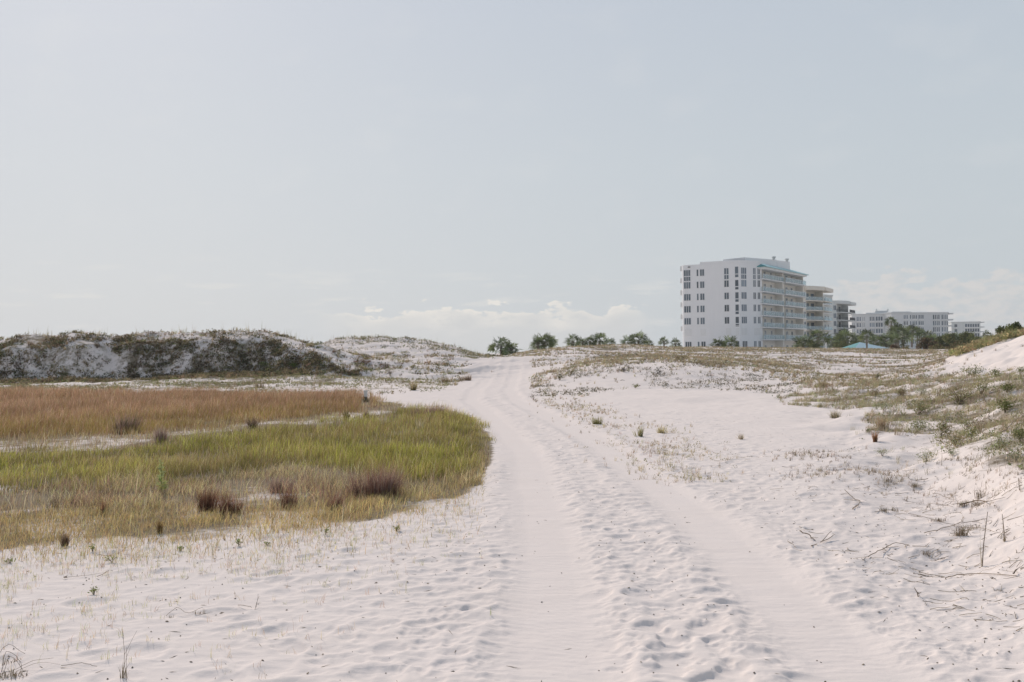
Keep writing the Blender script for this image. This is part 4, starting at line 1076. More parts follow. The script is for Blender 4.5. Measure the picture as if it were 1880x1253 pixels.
# ------------------------------------------------------------------ boxes in a wall's own frame
class BM:
    """box and prism collector: world or wall-segment space"""
    def __init__(s): s.v, s.f = [], []
    def hexa(s, c):
        k = len(s.v); s.v += [tuple(p) for p in c]
        s.f += [(k, k + 3, k + 2, k + 1), (k + 4, k + 5, k + 6, k + 7), (k, k + 1, k + 5, k + 4), (k + 1, k + 2, k + 6, k + 5), (k + 2, k + 3, k + 7, k + 6), (k + 3, k, k + 4, k + 7)]
    def box(s, seg, s0, s1, n0, n1, z0, z1):
        c = []
        for z in (z0, z1):
            for a, b in ((s0, n0), (s1, n0), (s1, n1), (s0, n1)):
                c.append(seg.pt(a, b, z))
        s.hexa(c)
    def prism(s, poly, z0, z1):
        n = len(poly); k = len(s.v)
        s.v += [(x, y, z0) for x, y in poly] + [(x, y, z1) for x, y in poly]
        s.f += [tuple(k + i for i in range(n))[::-1], tuple(k + n + i for i in range(n))]
        s.f += [(k + i, k + (i + 1) % n, k + n + (i + 1) % n, k + n + i) for i in range(n)]
    def faces(s, vs, fs):
        k = len(s.v); s.v += [tuple(v) for v in vs]; s.f += [tuple(k + i for i in f) for f in fs]
    def build(s, name, mat, parent=None, bevel=0.0, **kw):
        me = bpy.data.meshes.new(name); me.from_pydata(s.v, [], s.f); me.update()
        import bmesh
        bm = bmesh.new(); bm.from_mesh(me); bmesh.ops.recalc_face_normals(bm, faces=bm.faces)
        if bevel: bmesh.ops.bevel(bm, geom=list(bm.edges), offset=bevel, segments=2, affect='EDGES')
        bm.to_mesh(me); bm.free()
        return link(name, me, mat, parent, **kw)
class Seg:
    def __init__(s, p0, p1):
        s.p = np.array(p0, float); d = np.array(p1, float) - s.p; s.L = float(np.linalg.norm(d)); s.d = d / s.L
        s.n = np.array([s.d[1], -s.d[0]])      # outward is to the right of travel (towards the camera when travelling +X)
    def pt(s, a, b, z):
        q = s.p + s.d * a + s.n * b
        return (q[0], q[1], z)
def wpt(px, Y):
    return (ray(px, 600)[0] * Y, Y)
def zat(px, row, Y):
    return CAM_H + ray(px, row)[2] * Y

def wall_mat(name, c, amt=.05):
    m, t, out = new_mat(name)
    b = t.n('ShaderNodeBsdfPrincipled'); b.inputs['Roughness'].default_value = .85; b.inputs['Specular IOR Level'].default_value = .2
    tcn = t.n('ShaderNodeTexCoord')
    mp = t.n('ShaderNodeMapping'); t.l(tcn.outputs['Object'], mp.inputs[0]); mp.inputs['Scale'].default_value = (.5, .5, .12)
    f = t.noise(mp.outputs[0], 1.2, 5, .65); f2 = t.noise(tcn.outputs['Object'], .25, 3, .5)
    cc = t.mix(t.rng(f, .3, .7), tuple(x * (1 - amt * 1.4) for x in c) + (1,), (*c, 1))
    cc = t.mix(t.math('MULTIPLY', f2, .15), cc, (c[0] * .86, c[1] * .88, c[2] * .9, 1))
    t.l(cc, b.inputs['Base Color']); t.l(b.outputs[0], out.inputs[0])
    return m
m_white = wall_mat('white_stucco', (.76, .76, .75), .03)
m_inner = wall_mat('cream_stucco', (.80, .76, .69))
m_slab = wall_mat('slab_white', (.72, .72, .70))
m_beige = wall_mat('beige_stucco', (.66, .62, .54))
m_grayw = wall_mat('grey_stucco', (.58, .60, .58))
m_farw = wall_mat('pale_stucco', (.60, .61, .60))
def glass_mat(name, c, rough=.12):
    m, t, out = new_mat(name)
    b = t.n('ShaderNodeBsdfPrincipled'); b.inputs['Roughness'].default_value = rough; b.inputs['Specular IOR Level'].default_value = .6
    oi = t.n('ShaderNodeObjectInfo')
    cc = t.mix(oi.outputs['Random'], tuple(x * .6 for x in c) + (1,), tuple(x * 1.9 for x in c) + (1,))
    t.l(cc, b.inputs['Base Color']); t.l(b.outputs[0], out.inputs[0])
    return m
m_glass = glass_mat('window_glass', (.065, .085, .10))
m_glass_far = glass_mat('far_window_glass', (.10, .13, .16), .2)  # paler copy of the glass: haze over distant windows put into its colour
m_frame = simple('window_frame', (.62, .63, .63), .6)
m_teal = simple('teal_metal_roof', (.30, .50, .51), .45, 1.5, .08, .4)
m_teal_shaded = simple('shaded_teal_roof', (.04, .24, .24), .45, 1.5, .08, .4)  # darker copy of the teal: shade of the tower's hip face put into colour
m_dark = simple('dark_metal', (.05, .055, .06), .5)
m_rail, t, out = new_mat('rail_glass')
b = t.n('ShaderNodeBsdfPrincipled'); b.inputs['Base Color'].default_value = (.56, .61, .63, 1); b.inputs['Roughness'].default_value = .15
tr = t.n('ShaderNodeBsdfTransparent'); tr.inputs[0].default_value = (.80, .92, .95, 1)
mx = t.n('ShaderNodeMixShader'); mx.inputs[0].default_value = .35
t.l(tr.outputs[0], mx.inputs[1]); t.l(b.outputs[0], mx.inputs[2]); t.l(mx.outputs[0], out.inputs[0])

def window(root, seg, sc, z0, w, h, npane, split=0.0, mat=None, frame=True, pane_labels=None):
    """a window on a wall segment: glass in the wall plane, a frame ring with mullions standing proud"""
    g_ = BM(); g_.box(seg, sc - w / 2, sc + w / 2, -.05, .012, z0, z0 + h)
    wo_ = g_.build('window', mat or m_glass, root)
    if frame:
        f_ = BM(); t_ = .07
        f_.box(seg, sc - w / 2 - t_, sc - w / 2, 0, .06, z0 - t_, z0 + h + t_); f_.box(seg, sc + w / 2, sc + w / 2 + t_, 0, .06, z0 - t_, z0 + h + t_)
        f_.box(seg, sc - w / 2, sc + w / 2, 0, .06, z0 + h, z0 + h + t_); f_.box(seg, sc - w / 2, sc + w / 2, 0, .06, z0 - t_, z0)
        for k in range(1, npane):
            a = sc - w / 2 + w * k / npane
            f_.box(seg, a - .055, a + .055, .013, .05, z0, z0 + h)
        if split:
            f_.box(seg, sc - w / 2, sc + w / 2, .013, .047, z0 + h * split - .10, z0 + h * split + .10)
        f_.build('frame', m_frame, wo_)
    return wo_

# ------------------------------------------------------------------ the big white tower
T = link('apartment_tower', None, label='tall white apartment tower with teal roof edge, the nearest and largest building', cat='building')
G0 = 0.4
A_ = wpt(1249, 247); B_ = wpt(1359, 240); C_ = wpt(1400, 243); D_ = wpt(1474, 270)
s1 = Seg(A_, B_); s2 = Seg(B_, C_); s3 = Seg(C_, D_)
T.location = (0, 0, 0)
ztop = zat(1300, 484.5, 243)
# body footprint: rounded left-front corner, recessed behind the balconies
rc = 2.2
Pl = s1.p
dv = s1.d; nv = -s1.n          # inward
arc = []
cxy = Pl + dv * rc + nv * rc
for k in range(7):
    a = math.pi / 2 * k / 6
    arc.append(tuple(cxy - dv * rc * math.cos(a) - nv * rc * math.sin(a)))
depth = 26.0
back_l = tuple(Pl + nv * depth)
rec = 1.8
E0 = tuple(np.array(C_) - s3.n * rec); E1 = tuple(np.array(D_) - s3.n * rec)
back_r = tuple(np.array(D_) - s3.n * 20)
# keep C as the wall end, then step in
foot = [back_l] + arc + [B_, C_, E0, E1, back_r]
b_ = BM(); b_.prism(foot, G0, ztop); body = b_.build('wall', m_white, T)
# parapet steps and rooftop blocks
b_ = BM()
st = (1287 - 1249) / (1359 - 1249) * s1.L
b_.box(s1, st, s1.L, -12, -.02, ztop, ztop + .55)
b_.box(s2, 0, s2.L * .95, -12, -.03, ztop, ztop + .55)
b_.build('parapet', m_white, T, bevel=.04)
b_ = BM()
z1 = zat(1426, 473.5, 252)
p0 = wpt(1369, 250); p1 = wpt(1428, 258); sr = Seg(p0, p1)
b_.box(sr, 0, sr.L, -7, 0, ztop - .5, z1); b_.build('roof_block', m_white, T, bevel=.05)
b_ = BM(); p0 = wpt(1428.4, 259); p1 = wpt(1452, 264); sr2 = Seg(p0, p1); z2 = zat(1450, 480.5, 263)
b_.box(sr2, 0, sr2.L, -6, 0, ztop - .5, z2); b_.build('roof_block', m_white, T, bevel=.05)
for px, Yc, zz in ((1424, 256, z1), (1448, 262, z2)):
    b_ = BM(); sg = Seg(wpt(px - 2.2, Yc), wpt(px + 2.2, Yc)); b_.box(sg, 0, sg.L, -1.2, -.6, zz, zz + .45); b_.box(sg, -.15, sg.L + .15, -1.35, -.45, zz + .45, zz + .75)
    b_.build('roof_vent', m_grayw, T)
FL = 3.02
def zfl(k): return G0 + k * FL      # floor level of storey k
rows_top = [507, 524.5, 546.5, 568.5, 590.5]      # window centres of the five upper rows at the left window
def zc(row): return zat(1262, row, 246.5)
pxs = lambda seg, px, ref=(1249, 1359): (px - ref[0]) / (ref[1] - ref[0]) * seg.L
storeys = [zc(r) for r in (502.5, 524.5, 546.5, 568.5, 590.5)]
for i, z in enumerate(storeys):
    top = i == 0
    hh = 1.55
    zb = z - hh / 2; ext = 1.1 if top else 0
    dz = (1262 - 1262) * 0
    window(T, s1, pxs(s1, 1263), zb - ext, 1.62, hh + ext, 3, ext / (hh + ext) if top else 0)
    window(T, s1, pxs(s1, 1282.5), zb, .38, hh, 1)
    window(T, s1, pxs(s1, 1291), zb, 1.0, hh, 2)
    window(T, s1, pxs(s1, 1335.5), zb - ext, 1.05, hh + ext, 2, ext / (hh + ext) if top else 0)
    window(T, s1, pxs(s1, 1354), zb - .72, .78, hh + .72 + (.25 if top else 0), 1, .30)
    window(T, s2, s2.L * (1366.5 - 1359) / 41, zb - ext, 1.5, hh + ext, 3, ext / (hh + ext) if top else 0, m_glass_far)
    window(T, s2, s2.L * (1386 - 1359) / 41, zb - ext, .70, hh + ext, 2, ext / (hh + ext) if top else 0)
    window(T, s2, s2.L * (1394 - 1359) / 41, zb - ext, .70, hh + ext, 2, ext / (hh + ext) if top else 0)
# shuttered storey: flat recess panels in the wall colour
zsh = zc(611)
b_ = BM()
for seg, a, w in ((s1, pxs(s1, 1264), 1.7), (s1, pxs(s1, 1292), 1.3), (s1, pxs(s1, 1338), 1.3), (s1, pxs(s1, 1354), .8), (s2, s2.L * .18, 1.6), (s2, s2.L * .76, 1.9)):
    b_ = BM(); b_.box(seg, a - w / 2, a + w / 2, .003, .06, zsh - .85, zsh + .85); b_.build('shutter', m_slab, T)
zg = zc(633.5)
for seg, a, w, n in ((s1, pxs(s1, 1264), 1.5, 3), (s1, pxs(s1, 1283), .38, 1), (s1, pxs(s1, 1292), 1.0, 2), (s1, pxs(s1, 1354), .8, 1), (s2, s2.L * .20, 1.4, 3), (s2, s2.L * .66, .7, 2), (s2, s2.L * .86, .7, 2)):
    window(T, seg, a, zg - .8, w, 1.5, n)
# horizontal reveal lines
b_ = BM(); b_.box(s1, rc, s1.L - .05, .002, .05, zc(600.3), zc(600.3) + .12); b_.build('string_course', m_white, T)
# balconies on the long side
lev = [zat(1402, r, 243) for r in (511.5, 535, 557, 579, 600.5, 623)]
for i, z in enumerate(lev):
    b_ = BM()
    b_.box(s3, -.6, s3.L * .47, -rec + .003, .55, z - .24, z); b_.box(s3, s3.L * .47, s3.L + .3, -rec + .003, 1.0, z - .242, z - .002)
    if i == 1 or i == 0: b_.box(s3, s3.L * .80, s3.L + .9, -rec + .004, 1.35, z - .30, z - .245)
    bal = b_.build('balcony', m_slab, T)
    r_ = BM(); r_.box(s3, -.55, s3.L * .47 - .02, .47, .50, z + .06, z + 1.05); r_.box(s3, s3.L * .47 + .02, s3.L + .25, .92, .95, z + .06, z + 1.05)
    r_.build('railing', m_rail, bal)
    r_ = BM()
    r_.box(s3, -.57, s3.L * .47, .45, .52, z + 1.05, z + 1.11); r_.box(s3, s3.L * .47, s3.L + .27, .90, .97, z + 1.05, z + 1.11)
    for k in range(9):
        a = -.5 + (s3.L * .47) * k / 8; r_.box(s3, a, a + .06, .44, .53, z, z + 1.05)
    for k in range(9):
        a = s3.L * .48 + (s3.L * .5 + .1) * k / 8; r_.box(s3, a, a + .06, .89, .98, z, z + 1.05)
    r_.build('rail_post', m_slab, bal)
# recessed wall linings in cream, with doors
zlist = lev[::-1]
b_ = BM()
b_.box(s3, 0.02, s3.L - .02, -rec + .004, -rec + .06, G0, ztop - .6)
b_.build('balcony_wall', m_inner, T)
b_ = BM()
b_.box(s3, s3.L * .46, s3.L * .48, -rec + .06, .30, G0, ztop - .6); b_.build('partition', m_inner, T); b_ = BM(); b_.box(s3, s3.L - .35, s3.L - .03, -rec + .06, .3, G0, ztop - .6)
b_.build('partition', m_inner, T)
for i, z in enumerate([G0 + .2] + zlist):
    for f0, w in ((.035, 1.7), (.20, 1.1), (.35, .9), (.56, 1.2), (.72, 1.6), (.86, 1.2)):
        seg = s3; dark = f0 < .1
        g_ = BM(); a = f0 * s3.L; g_.box(seg, a, a + w, -rec + .062, -rec + .09, z + .05, z + 2.15)
        dd = g_.build('balcony_door', m_glass if dark else m_glass_far, T)
        f_ = BM()
        for kk in (0, .5, 1): f_.box(seg, a + w * kk - .05, a + w * kk + .05, -rec + .092, -rec + .13, z + .05, z + 2.15)
        f_.box(seg, a, a + w, -rec + .0915, -rec + .128, z + 2.15, z + 2.22)
        f_.build('frame', m_frame, dd)
# soffit band and teal hip roof over the top balcony
zt = zat(1402, 491, 243)
b_ = BM(); b_.box(s3, -1.0, s3.L + .2, -rec + .005, 1.2, zt - .55, zt); b_.build('fascia', m_slab, T)
a0, a1 = -1.3, s3.L + .9; n0, n1 = 1.6, -2.2
vs = [s3.pt(a0, n0, zt), s3.pt(a1, n0, zt - .1), s3.pt(a1, n1, zt - .1), s3.pt(a0, n1, zt), s3.pt(a0 + 2.4, n1, zt + 1.35), s3.pt(a1 - 5.0, n1, zt + 1.3)]
vs2 = [(x, y, z + .16) for x, y, z in vs]
b_ = BM(); b_.faces(vs2[:2] + [vs2[5], vs2[4]], [(0, 1, 2, 3)]); b_.faces([vs[0], vs[1], vs2[1], vs2[0]], [(0, 1, 2, 3)])
b_.faces([vs2[1], vs2[2], vs2[5]], [(0, 1, 2)]); b_.faces(vs[:4], [(0, 1, 2, 3)]); b_.faces([vs2[3], vs2[4], vs2[5], vs2[2]], [(0, 1, 2, 3)])
rf = b_.build('roof', m_teal, T)
b_ = BM(); b_.faces([vs2[0], vs2[4], vs2[3], vs[0], vs[3]], [(0, 1, 2), (0, 2, 4, 3)]); b_.build('hip_end', m_teal_shaded, rf)
# little curved balconies on the sunlit left end
sl = Seg(tuple(np.array(Pl) + nv * 9), tuple(np.array(Pl) + nv * 2.4))
for r in (497, 519, 541, 563, 585, 607):
    z = zat(1246, r, 250); b_ = BM()
    b_.box(sl, 0, sl.L, -.4, .7, z - .2, z); bb = b_.build('side_balcony', m_slab, T)
    b_ = BM(); b_.box(sl, .05, sl.L - .05, .6, .68, z, z + 1.0); b_.box(sl, sl.L - .1, sl.L - .04, -.4, .6, z, z + 1.0); b_.build('railing', m_slab, bb)
# small lamps and vents on the face
b_ = BM(); b_.box(s1, pxs(s1, 1267) - .3, pxs(s1, 1267) + .3, 0.003, .2, zc(492), zc(492) + .2); b_.build('wall_lamp', m_dark, T)
# furniture hints on the terraces are separate things
def terrace_chair(px, lvl, n, label):
    z = lev[lvl]
    a = (px - 1400) / 76 * s3.L
    ro = link('terrace_chair', None, label=label, cat='chair', group='chairs on the tower balconies')
    b_ = BM(); b_.box(s3, a, a + .5, n - .5, n, z + .40, z + .45); b_.build('seat', m_dark, ro)
    b_ = BM(); b_.box(s3, a, a + .5, n - .55, n - .505, z + .45, z + .95); b_.build('backrest', m_dark, ro)
    for (da, dn) in ((.03, 0), (.43, 0), (.03, -.46), (.43, -.46)):
        b_ = BM(); b_.box(s3, a + da, a + da + .04, n + dn - .04, n + dn, z + .001, z + .399); b_.build('leg', m_dark, ro)
terrace_chair(1413, 4, -.2, 'dark chair on the white tower balcony second from the bottom, left bay')
terrace_chair(1425, 5, -.2, 'dark chair on the lowest white tower balcony, left bay')
terrace_chair(1452, 4, .2, 'dark chair on the white tower balcony second from the bottom, right bay')

# ------------------------------------------------------------------ the two stepped beige blocks behind the tower
def balcony_block(name, label, pcol, pb, pc, pe, Ya, Yc, row_top, drow, nfl, hfl, wallm, capm, dark=False, base=.5):
    """narrow window column, a shallow bowed balcony front, and a lower cantilevered corner to the right"""
    Rt = link(name, None, label=label, cat='building')
    P0, P1, P2, P3 = wpt(pcol, Ya), wpt(pb, Ya + 1), wpt(pc, Yc), wpt(pe, Yc + 10)
    f1, f2, f3 = Seg(P0, P1), Seg(P1, P2), Seg(P2, P3)
    zt = zat(pb, row_top, Ya); zt3 = zat(pe, row_top + drow, Yc + 10)
    rc_ = 2.4
    E0 = tuple(np.array(P1) - f2.n * rc_); E1 = tuple(np.array(P2) - f2.n * rc_)
    b_ = BM(); b_.prism([(P0[0] + 6, P0[1] + 22), P0, P1, E0, E1, (E1[0] + 5, E1[1] + 18)], base, zt - 1.2); b_.build('wall', wallm, Rt)
    b_ = BM(); b_.box(f1, 0.01, f1.L - .01, -8, -.02, zt - 1.21, zt + .02); b_.build('parapet', wallm, Rt)
    def bowed(z0, z1, out, s0=-.3, s1=None, bow=.9, n0=-2.35):
        s1 = f2.L + .3 if s1 is None else s1
        pts = []
        for k in range(9):
            t_ = k / 8; a = s0 + (s1 - s0) * t_
            pts.append(f2.pt(a, out + bow * (1 - (2 * t_ - 1) ** 4), 0)[:2])
        pts += [f2.pt(s1, n0, 0)[:2], f2.pt(s0, n0, 0)[:2]]
        q_ = BM(); q_.prism(pts, z0, z1); return q_
    bowed(zt - 1.2, zt, .5, -.9, f2.L + .9, 1.0, -6).build('roof_slab', capm, Rt, bevel=.08)
    b_ = BM(); b_.box(f3, -1.0, f3.L, -5, 1.2, zt3 - 1.15, zt3); b_.build('roof_slab', capm, Rt, bevel=.12)
    for k in range(nfl):
        z = zt - 1.25 - (k + 1) * hfl
        if z < base: break
        bal = bowed(z - .28, z, 0).build('balcony', capm, Rt)
        b_ = BM(); b_.box(f3, -.6, f3.L - .3, -3.5, .9, z - .30, z - .02); b_.build('corner_slab', capm, bal)
        rl = []
        for k_ in range(8):
            t0, t1 = k_ / 8, (k_ + 1) / 8
            A0 = f2.pt(-.25 + (f2.L + .5) * t0, -.05 + .9 * (1 - (2 * t0 - 1) ** 4), 0)[:2]; A1 = f2.pt(-.25 + (f2.L + .5) * t1, -.05 + .9 * (1 - (2 * t1 - 1) ** 4), 0)[:2]
            rl.append(Seg(A0, A1))
        rl.append(Seg(f3.pt(-.6, .8, 0)[:2], f3.pt(f3.L - .35, .8, 0)[:2]))
        b_ = BM()
        for sg_ in rl:
            if dark:
                b_.box(sg_, 0, sg_.L, -.05, 0, z + .98, z + 1.06)
                m_ = max(2, int(sg_.L / .33))
                for j in range(m_): b_.box(sg_, sg_.L * j / m_, sg_.L * j / m_ + .10, -.045, -.005, z + .001, z + .979)
            else:
                b_.box(sg_, 0, sg_.L, -.04, 0, z + .05, z + 1.05)
        b_.build('railing', m_dark if dark else m_rail, bal)
        for j in range(3):
            a = f2.L * (.06 + .32 * j); b_ = BM(); b_.box(f2, a, a + 1.7, -rc_ + .004, -rc_ + .04, z + .02, z + 2.2); b_.build('balcony_door', m_glass if dark or j == 0 else m_glass_far, Rt)
        window(Rt, f1, f1.L * .5, z + .6, min(1.4, f1.L * .6), 1.75, 2)
    b_ = BM(); b_.box(f2, f2.L - .25, f2.L + .02, -rc_ + .05, .2, base, zt - 1.21); b_.build('partition', wallm, Rt)
    return Rt
balcony_block('apartment_block', 'beige curved balcony block directly behind the white tower', 1473, 1481, 1511, 1524, 296, 303, 525, 6.5, 6, 2.95, m_beige, m_beige)
cb = link('stair_tower', None, label='pale grey stepped stair bay between the beige block and the dark railed block', cat='building')
sg = Seg(wpt(1508, 338), wpt(1529, 345)); ztc = zat(1518, 543.5, 340)
b_ = BM(); b_.box(sg, 0, sg.L, -12, 0, .5, ztc); b_.build('wall', m_grayw, cb)
b_ = BM(); b_.box(sg, -.3, sg.L + .1, -12.2, .25, ztc, ztc + .5); b_.build('parapet', m_grayw, cb, bevel=.06)
for k in range(5):
    z = ztc - 2.2 - k * 3.0
    window(cb, sg, sg.L * .34, z - .2, 1.2, 1.6, 2); window(cb, sg, sg.L * .60, z - .2, .9, 1.6, 2)
    b_ = BM(); b_.box(sg, 0, sg.L * .72, .003, 1.1, z - .9, z - .7); q_ = b_.build('balcony', m_slab, cb)
    b_ = BM(); b_.box(sg, .05, sg.L * .7, 1.0, 1.05, z - .7, z + .25); b_.build('railing', m_rail, q_)
balcony_block('apartment_block', 'grey beige block with dark balcony railings, third from the left', 1529, 1537, 1557, 1567, 372, 380, 552, 4.5, 6, 2.95, m_grayw, m_grayw, True)

# ------------------------------------------------------------------ low long buildings
def bandblock(name, label, p0, p1, Y0, Y1, row0, base, depth, m, bands, parapet=.4, right_slabs=None, cat='building'):
    Rt = link(name, None, label=label, cat=cat)
    sg = Seg(wpt(p0, Y0), wpt(p1, Y1)); zt = zat(p0, row0, Y0)
    b_ = BM(); b_.box(sg, 0, sg.L, -depth, 0, base, zt); b_.build('wall', m, Rt)
    b_ = BM(); b_.box(sg, -.25, sg.L + .25, -depth - .25, .25, zt, zt + parapet); b_.build('parapet', m, Rt, bevel=.05)
    return Rt, sg, zt
FH = 2.95
Rt, sg, zt = bandblock('condominium', 'long pale five storey condominium behind the tall palms', 1637, 1741, 470, 474, 575.5, .5, 20, m_farw, None)
sx = lambda sg, px, a, b: (px - a) / (b - a) * sg.L
for k in range(5):
    z = zt - .9 - 1.75 - k * FH
    for (a, b, n) in ((1659, 1667, 2), (1671, 1673, 1), (1675, 1684, 3), (1686, 1696, 4)):
        window(Rt, sg, sx(sg, (a + b) / 2, 1637, 1741), z, (b - a) / 104 * sg.L * .92, 1.75, n, 0, m_glass if (k + a) % 3 else m_glass_far, False)
    for (a, b) in ((1713, 1725), (1729, 1740)):
        w = (b - a) / 104 * sg.L
        window(Rt, sg, sx(sg, (a + b) / 2, 1637, 1741), z - .3, w, 2.1, 3, 0, m_glass, False)
        b_ = BM(); b_.box(sg, sx(sg, a, 1637, 1741) - .2, sx(sg, b, 1637, 1741) + .2, .003, .35, z - .75, z - .35)
        for j in range(1, 4):
            q = sx(sg, a + (b - a) * j / 4, 1637, 1741); b_.box(sg, q - .14, q + .14, .013, .2, z - .349, z + 1.8)
        b_.build('balcony', m_slab, Rt)
    for (a, b) in ((1659, 1667), (1675, 1684), (1686, 1696)):
        b_ = BM()
        for j in range(1, 3):
            q = sx(sg, a + (b - a) * j / 3, 1637, 1741); b_.box(sg, q - .12, q + .12, .013, .12, z, z + 1.75)
        b_.box(sg, sx(sg, a, 1637, 1741), sx(sg, b, 1637, 1741), .003, .3, z - .5, z - .05)
        b_.build('window_bar', m_slab, Rt)
for k in range(5):
    b_ = BM(); zz = zt - .1 - k * FH * .98
    b_.box(sg, sg.L + .3, sg.L + 2.7, -9, .05, zz - .55, zz + .1); b_.build('end_balcony', m_farw, Rt)
b_ = BM(); b_.box(sg, 2.5, 12, -9, -4, zt + .4, zt + .9); b_.build('roof_block', m_farw, Rt)
Rt2, sg2, zt2 = bandblock('condominium', 'lower pale condominium wing just left of the long one, partly behind palms', 1564, 1636, 480, 476, 578.5, .5, 18, m_farw, None)
for k in range(4):
    z = zt2 - .6 - 2.1 - k * FH
    for (a, b) in ((1565, 1569), (1573, 1581), (1584, 1588), (1597, 1606), (1608, 1621), (1625, 1633)):
        w = (b - a) / 72 * sg2.L
        window(Rt2, sg2, sx(sg2, (a + b) / 2, 1564, 1636), z - .3, w * .95, 1.9, 3, 0, m_glass if a in (1584, 1565) else m_glass_far, False)
        b_ = BM(); b_.box(sg2, sx(sg2, a, 1564, 1636), sx(sg2, b, 1564, 1636), .003, .5, z - .75, z - .32)
        for j in range(1, 3):
            q = sx(sg2, a + (b - a) * j / 3, 1564, 1636); b_.box(sg2, q - .12, q + .12, .013, .14, z - .3, z + 1.6)
        b_.build('balcony', m_slab, Rt2)
# setback penthouse over the wing
ph = BM(); sp_h = Seg(wpt(1592, 484), wpt(1640, 482)); zph = zat(1620, 576, 482)
ph.box(sp_h, 0, sp_h.L, -10, -.5, zt2 + .4, zph); ph.build('penthouse', m_farw, Rt2)
b_ = BM(); b_.box(sp_h, -.5, sp_h.L - 2, -10.4, .2, zph, zph + .5); b_.build('roof_slab', m_slab, Rt2)
b_ = BM(); b_.box(sp_h, sp_h.L * .35, sp_h.L * .85, -8, -2, zph + .5, zat(1620, 570.5, 482)); b_.build('roof_block', m_farw, Rt2)
for px in (1610, 1631):
    b_ = BM(); q = Seg(wpt(px - 1, 484), wpt(px + 1, 484)); b_.box(q, 0, q.L, -1, 0, zat(px, 570.5, 484) + .003, zat(px, 567.5, 484)); b_.build('roof_vent', m_grayw, Rt2)
Rt3, sg3, zt3 = bandblock('condominium', 'farthest and lowest grey condominium at the right end of the row', 1747, 1800, 622, 618, 592.5, .5, 18, m_grayw, None)
for k in range(4):
    z = zt3 - 1.0 - 1.9 - k * FH
    window(Rt3, sg3, sx(sg3, 1755, 1747, 1800), z, 1.6, 1.7, 2, 0, m_glass, False)
    b_ = BM(); b_.box(sg3, -.5, sx(sg3, 1757, 1747, 1800), .003, 1.6, z - .7, z - .35); b_.build('balcony', m_slab, Rt3)
    window(Rt3, sg3, sx(sg3, 1785, 1747, 1800), z - .1, 26 / 53 * sg3.L, 1.9, 6, 0, m_glass, False)
    b_ = BM(); b_.box(sg3, sx(sg3, 1771, 1747, 1800), sx(sg3, 1799, 1747, 1800), .003, .6, z - .6, z - .15)
    for j in range(0, 7):
        q = sx(sg3, 1771.5 + 27 * j / 6, 1747, 1800); b_.box(sg3, q - .13, q + .13, .013, .2, z - .149, z + 1.8)
    b_.build('balcony', m_slab, Rt3)
    zz = zt3 + .2 - k * FH; b_ = BM(); b_.box(sg3, sg3.L + .3, sg3.L + 2.4, -8, 0, zz - .6, zz); b_.build('end_balcony', m_grayw, Rt3)

# teal hipped pavilion roof
pv = link('pavilion', None, label='light teal hipped roof pavilion showing above the dune under the palms', cat='pavilion')
Yp = 140
L_, R_ = wpt(1568, Yp), wpt(1634, Yp); sp2 = Seg(L_, R_)
ze = zat(1600, 640.5, Yp); za = zat(1593, 628.0, Yp)
apx = (1594 - 1568) / 66 * sp2.L
V = [sp2.pt(0, 0, ze), sp2.pt(sp2.L, 0, ze), sp2.pt(sp2.L, -7, ze), sp2.pt(0, -7, ze), sp2.pt(apx, -3.5, za)]
V0 = [(x, y, z - .15) for x, y, z in V[:4]]
b_ = BM(); b_.faces(V + V0, [(0, 1, 4), (1, 2, 4), (2, 3, 4), (0, 1, 6, 5), (1, 2, 7, 6), (2, 3, 8, 7), (3, 0, 5, 8), (5, 6, 7, 8)])
pr = b_.build('roof', simple('pale_teal_roof', (.38, .50, .54), .5, 1.0, .06), pv)
b_ = BM(); b_.faces([V[3], V[0], V[4]], [(0, 1, 2)]); b_.build('hip_end', m_teal_shaded, pr)
b_ = BM()
for a in (.3, sp2.L * .33, sp2.L * .66, sp2.L - .3):
    for nn in (-.4, -6.2):
        b_.box(sp2, a - .12, a + .12, nn - .12, nn + .12, .4, ze - .16)
b_.build('post', m_slab, pv)
# white fence panel glimpsed under the tall palms
fw = link('white_fence', None, label='low white fence glimpsed between the tall palm trunks', cat='fence')
sf = Seg(wpt(1640, 168), wpt(1676, 168)); zt_ = zat(1655, 638.5, 168)
b_ = BM(); b_.box(sf, 0, sf.L, -.1, 0, .4, zt_); b_.build('panel', m_slab, fw)
b_ = BM()
for k in range(5): b_.box(sf, sf.L * k / 4 - .08, sf.L * k / 4 + .08, .003, .1, .4, zt_ + .1)
b_.build('post', m_slab, fw)
# thin white pole on the plateau, and the white marker post by the marsh grass
Yq = 118.; xq = ray(1517, 640)[0] * Yq
pol = BM(); sq = Seg((xq - .05, Yq), (xq + .05, Yq)); zq = float(zmacro(np.array(xq), np.array(Yq)))
pol.box(sq, 0, sq.L, -.1, 0, zq - .2, zat(1517, 629.5, Yq)); pol.build('marker_pole', m_slab, None, label='thin white pole on the dune ridge in front of the stepped blocks', cat='pole')
mp_ = link('marker_post', None, label='short white marker post at the right end of the rust coloured grass', cat='post', loc=spot(671, 737))
yy = spot(671, 737)[1]; k_ = yy / F
b_ = BM(); so = Seg((-3.0 * k_, 0), (3.0 * k_, 0))
b_.box(so, 0, so.L, -.10, 0, 8 * k_, 18.5 * k_); b_.box(so, -.01, so.L + .01, -.11, .01, 18.5 * k_, 19.6 * k_); b_.build('sleeve', m_slab, mp_)
b_ = BM(); so2 = Seg((-2.2 * k_, -.01), (2.2 * k_, -.01)); b_.box(so2, 0, so2.L, -.08, 0, -.05, 8 * k_ - .002); b_.build('stake', m_dark, mp_)
tussock(671, 739, 9, 16, [(.07, .06, .045), (.11, .10, .05)], 'blackish tuft hugging the foot of the white marker post', 150, .35)

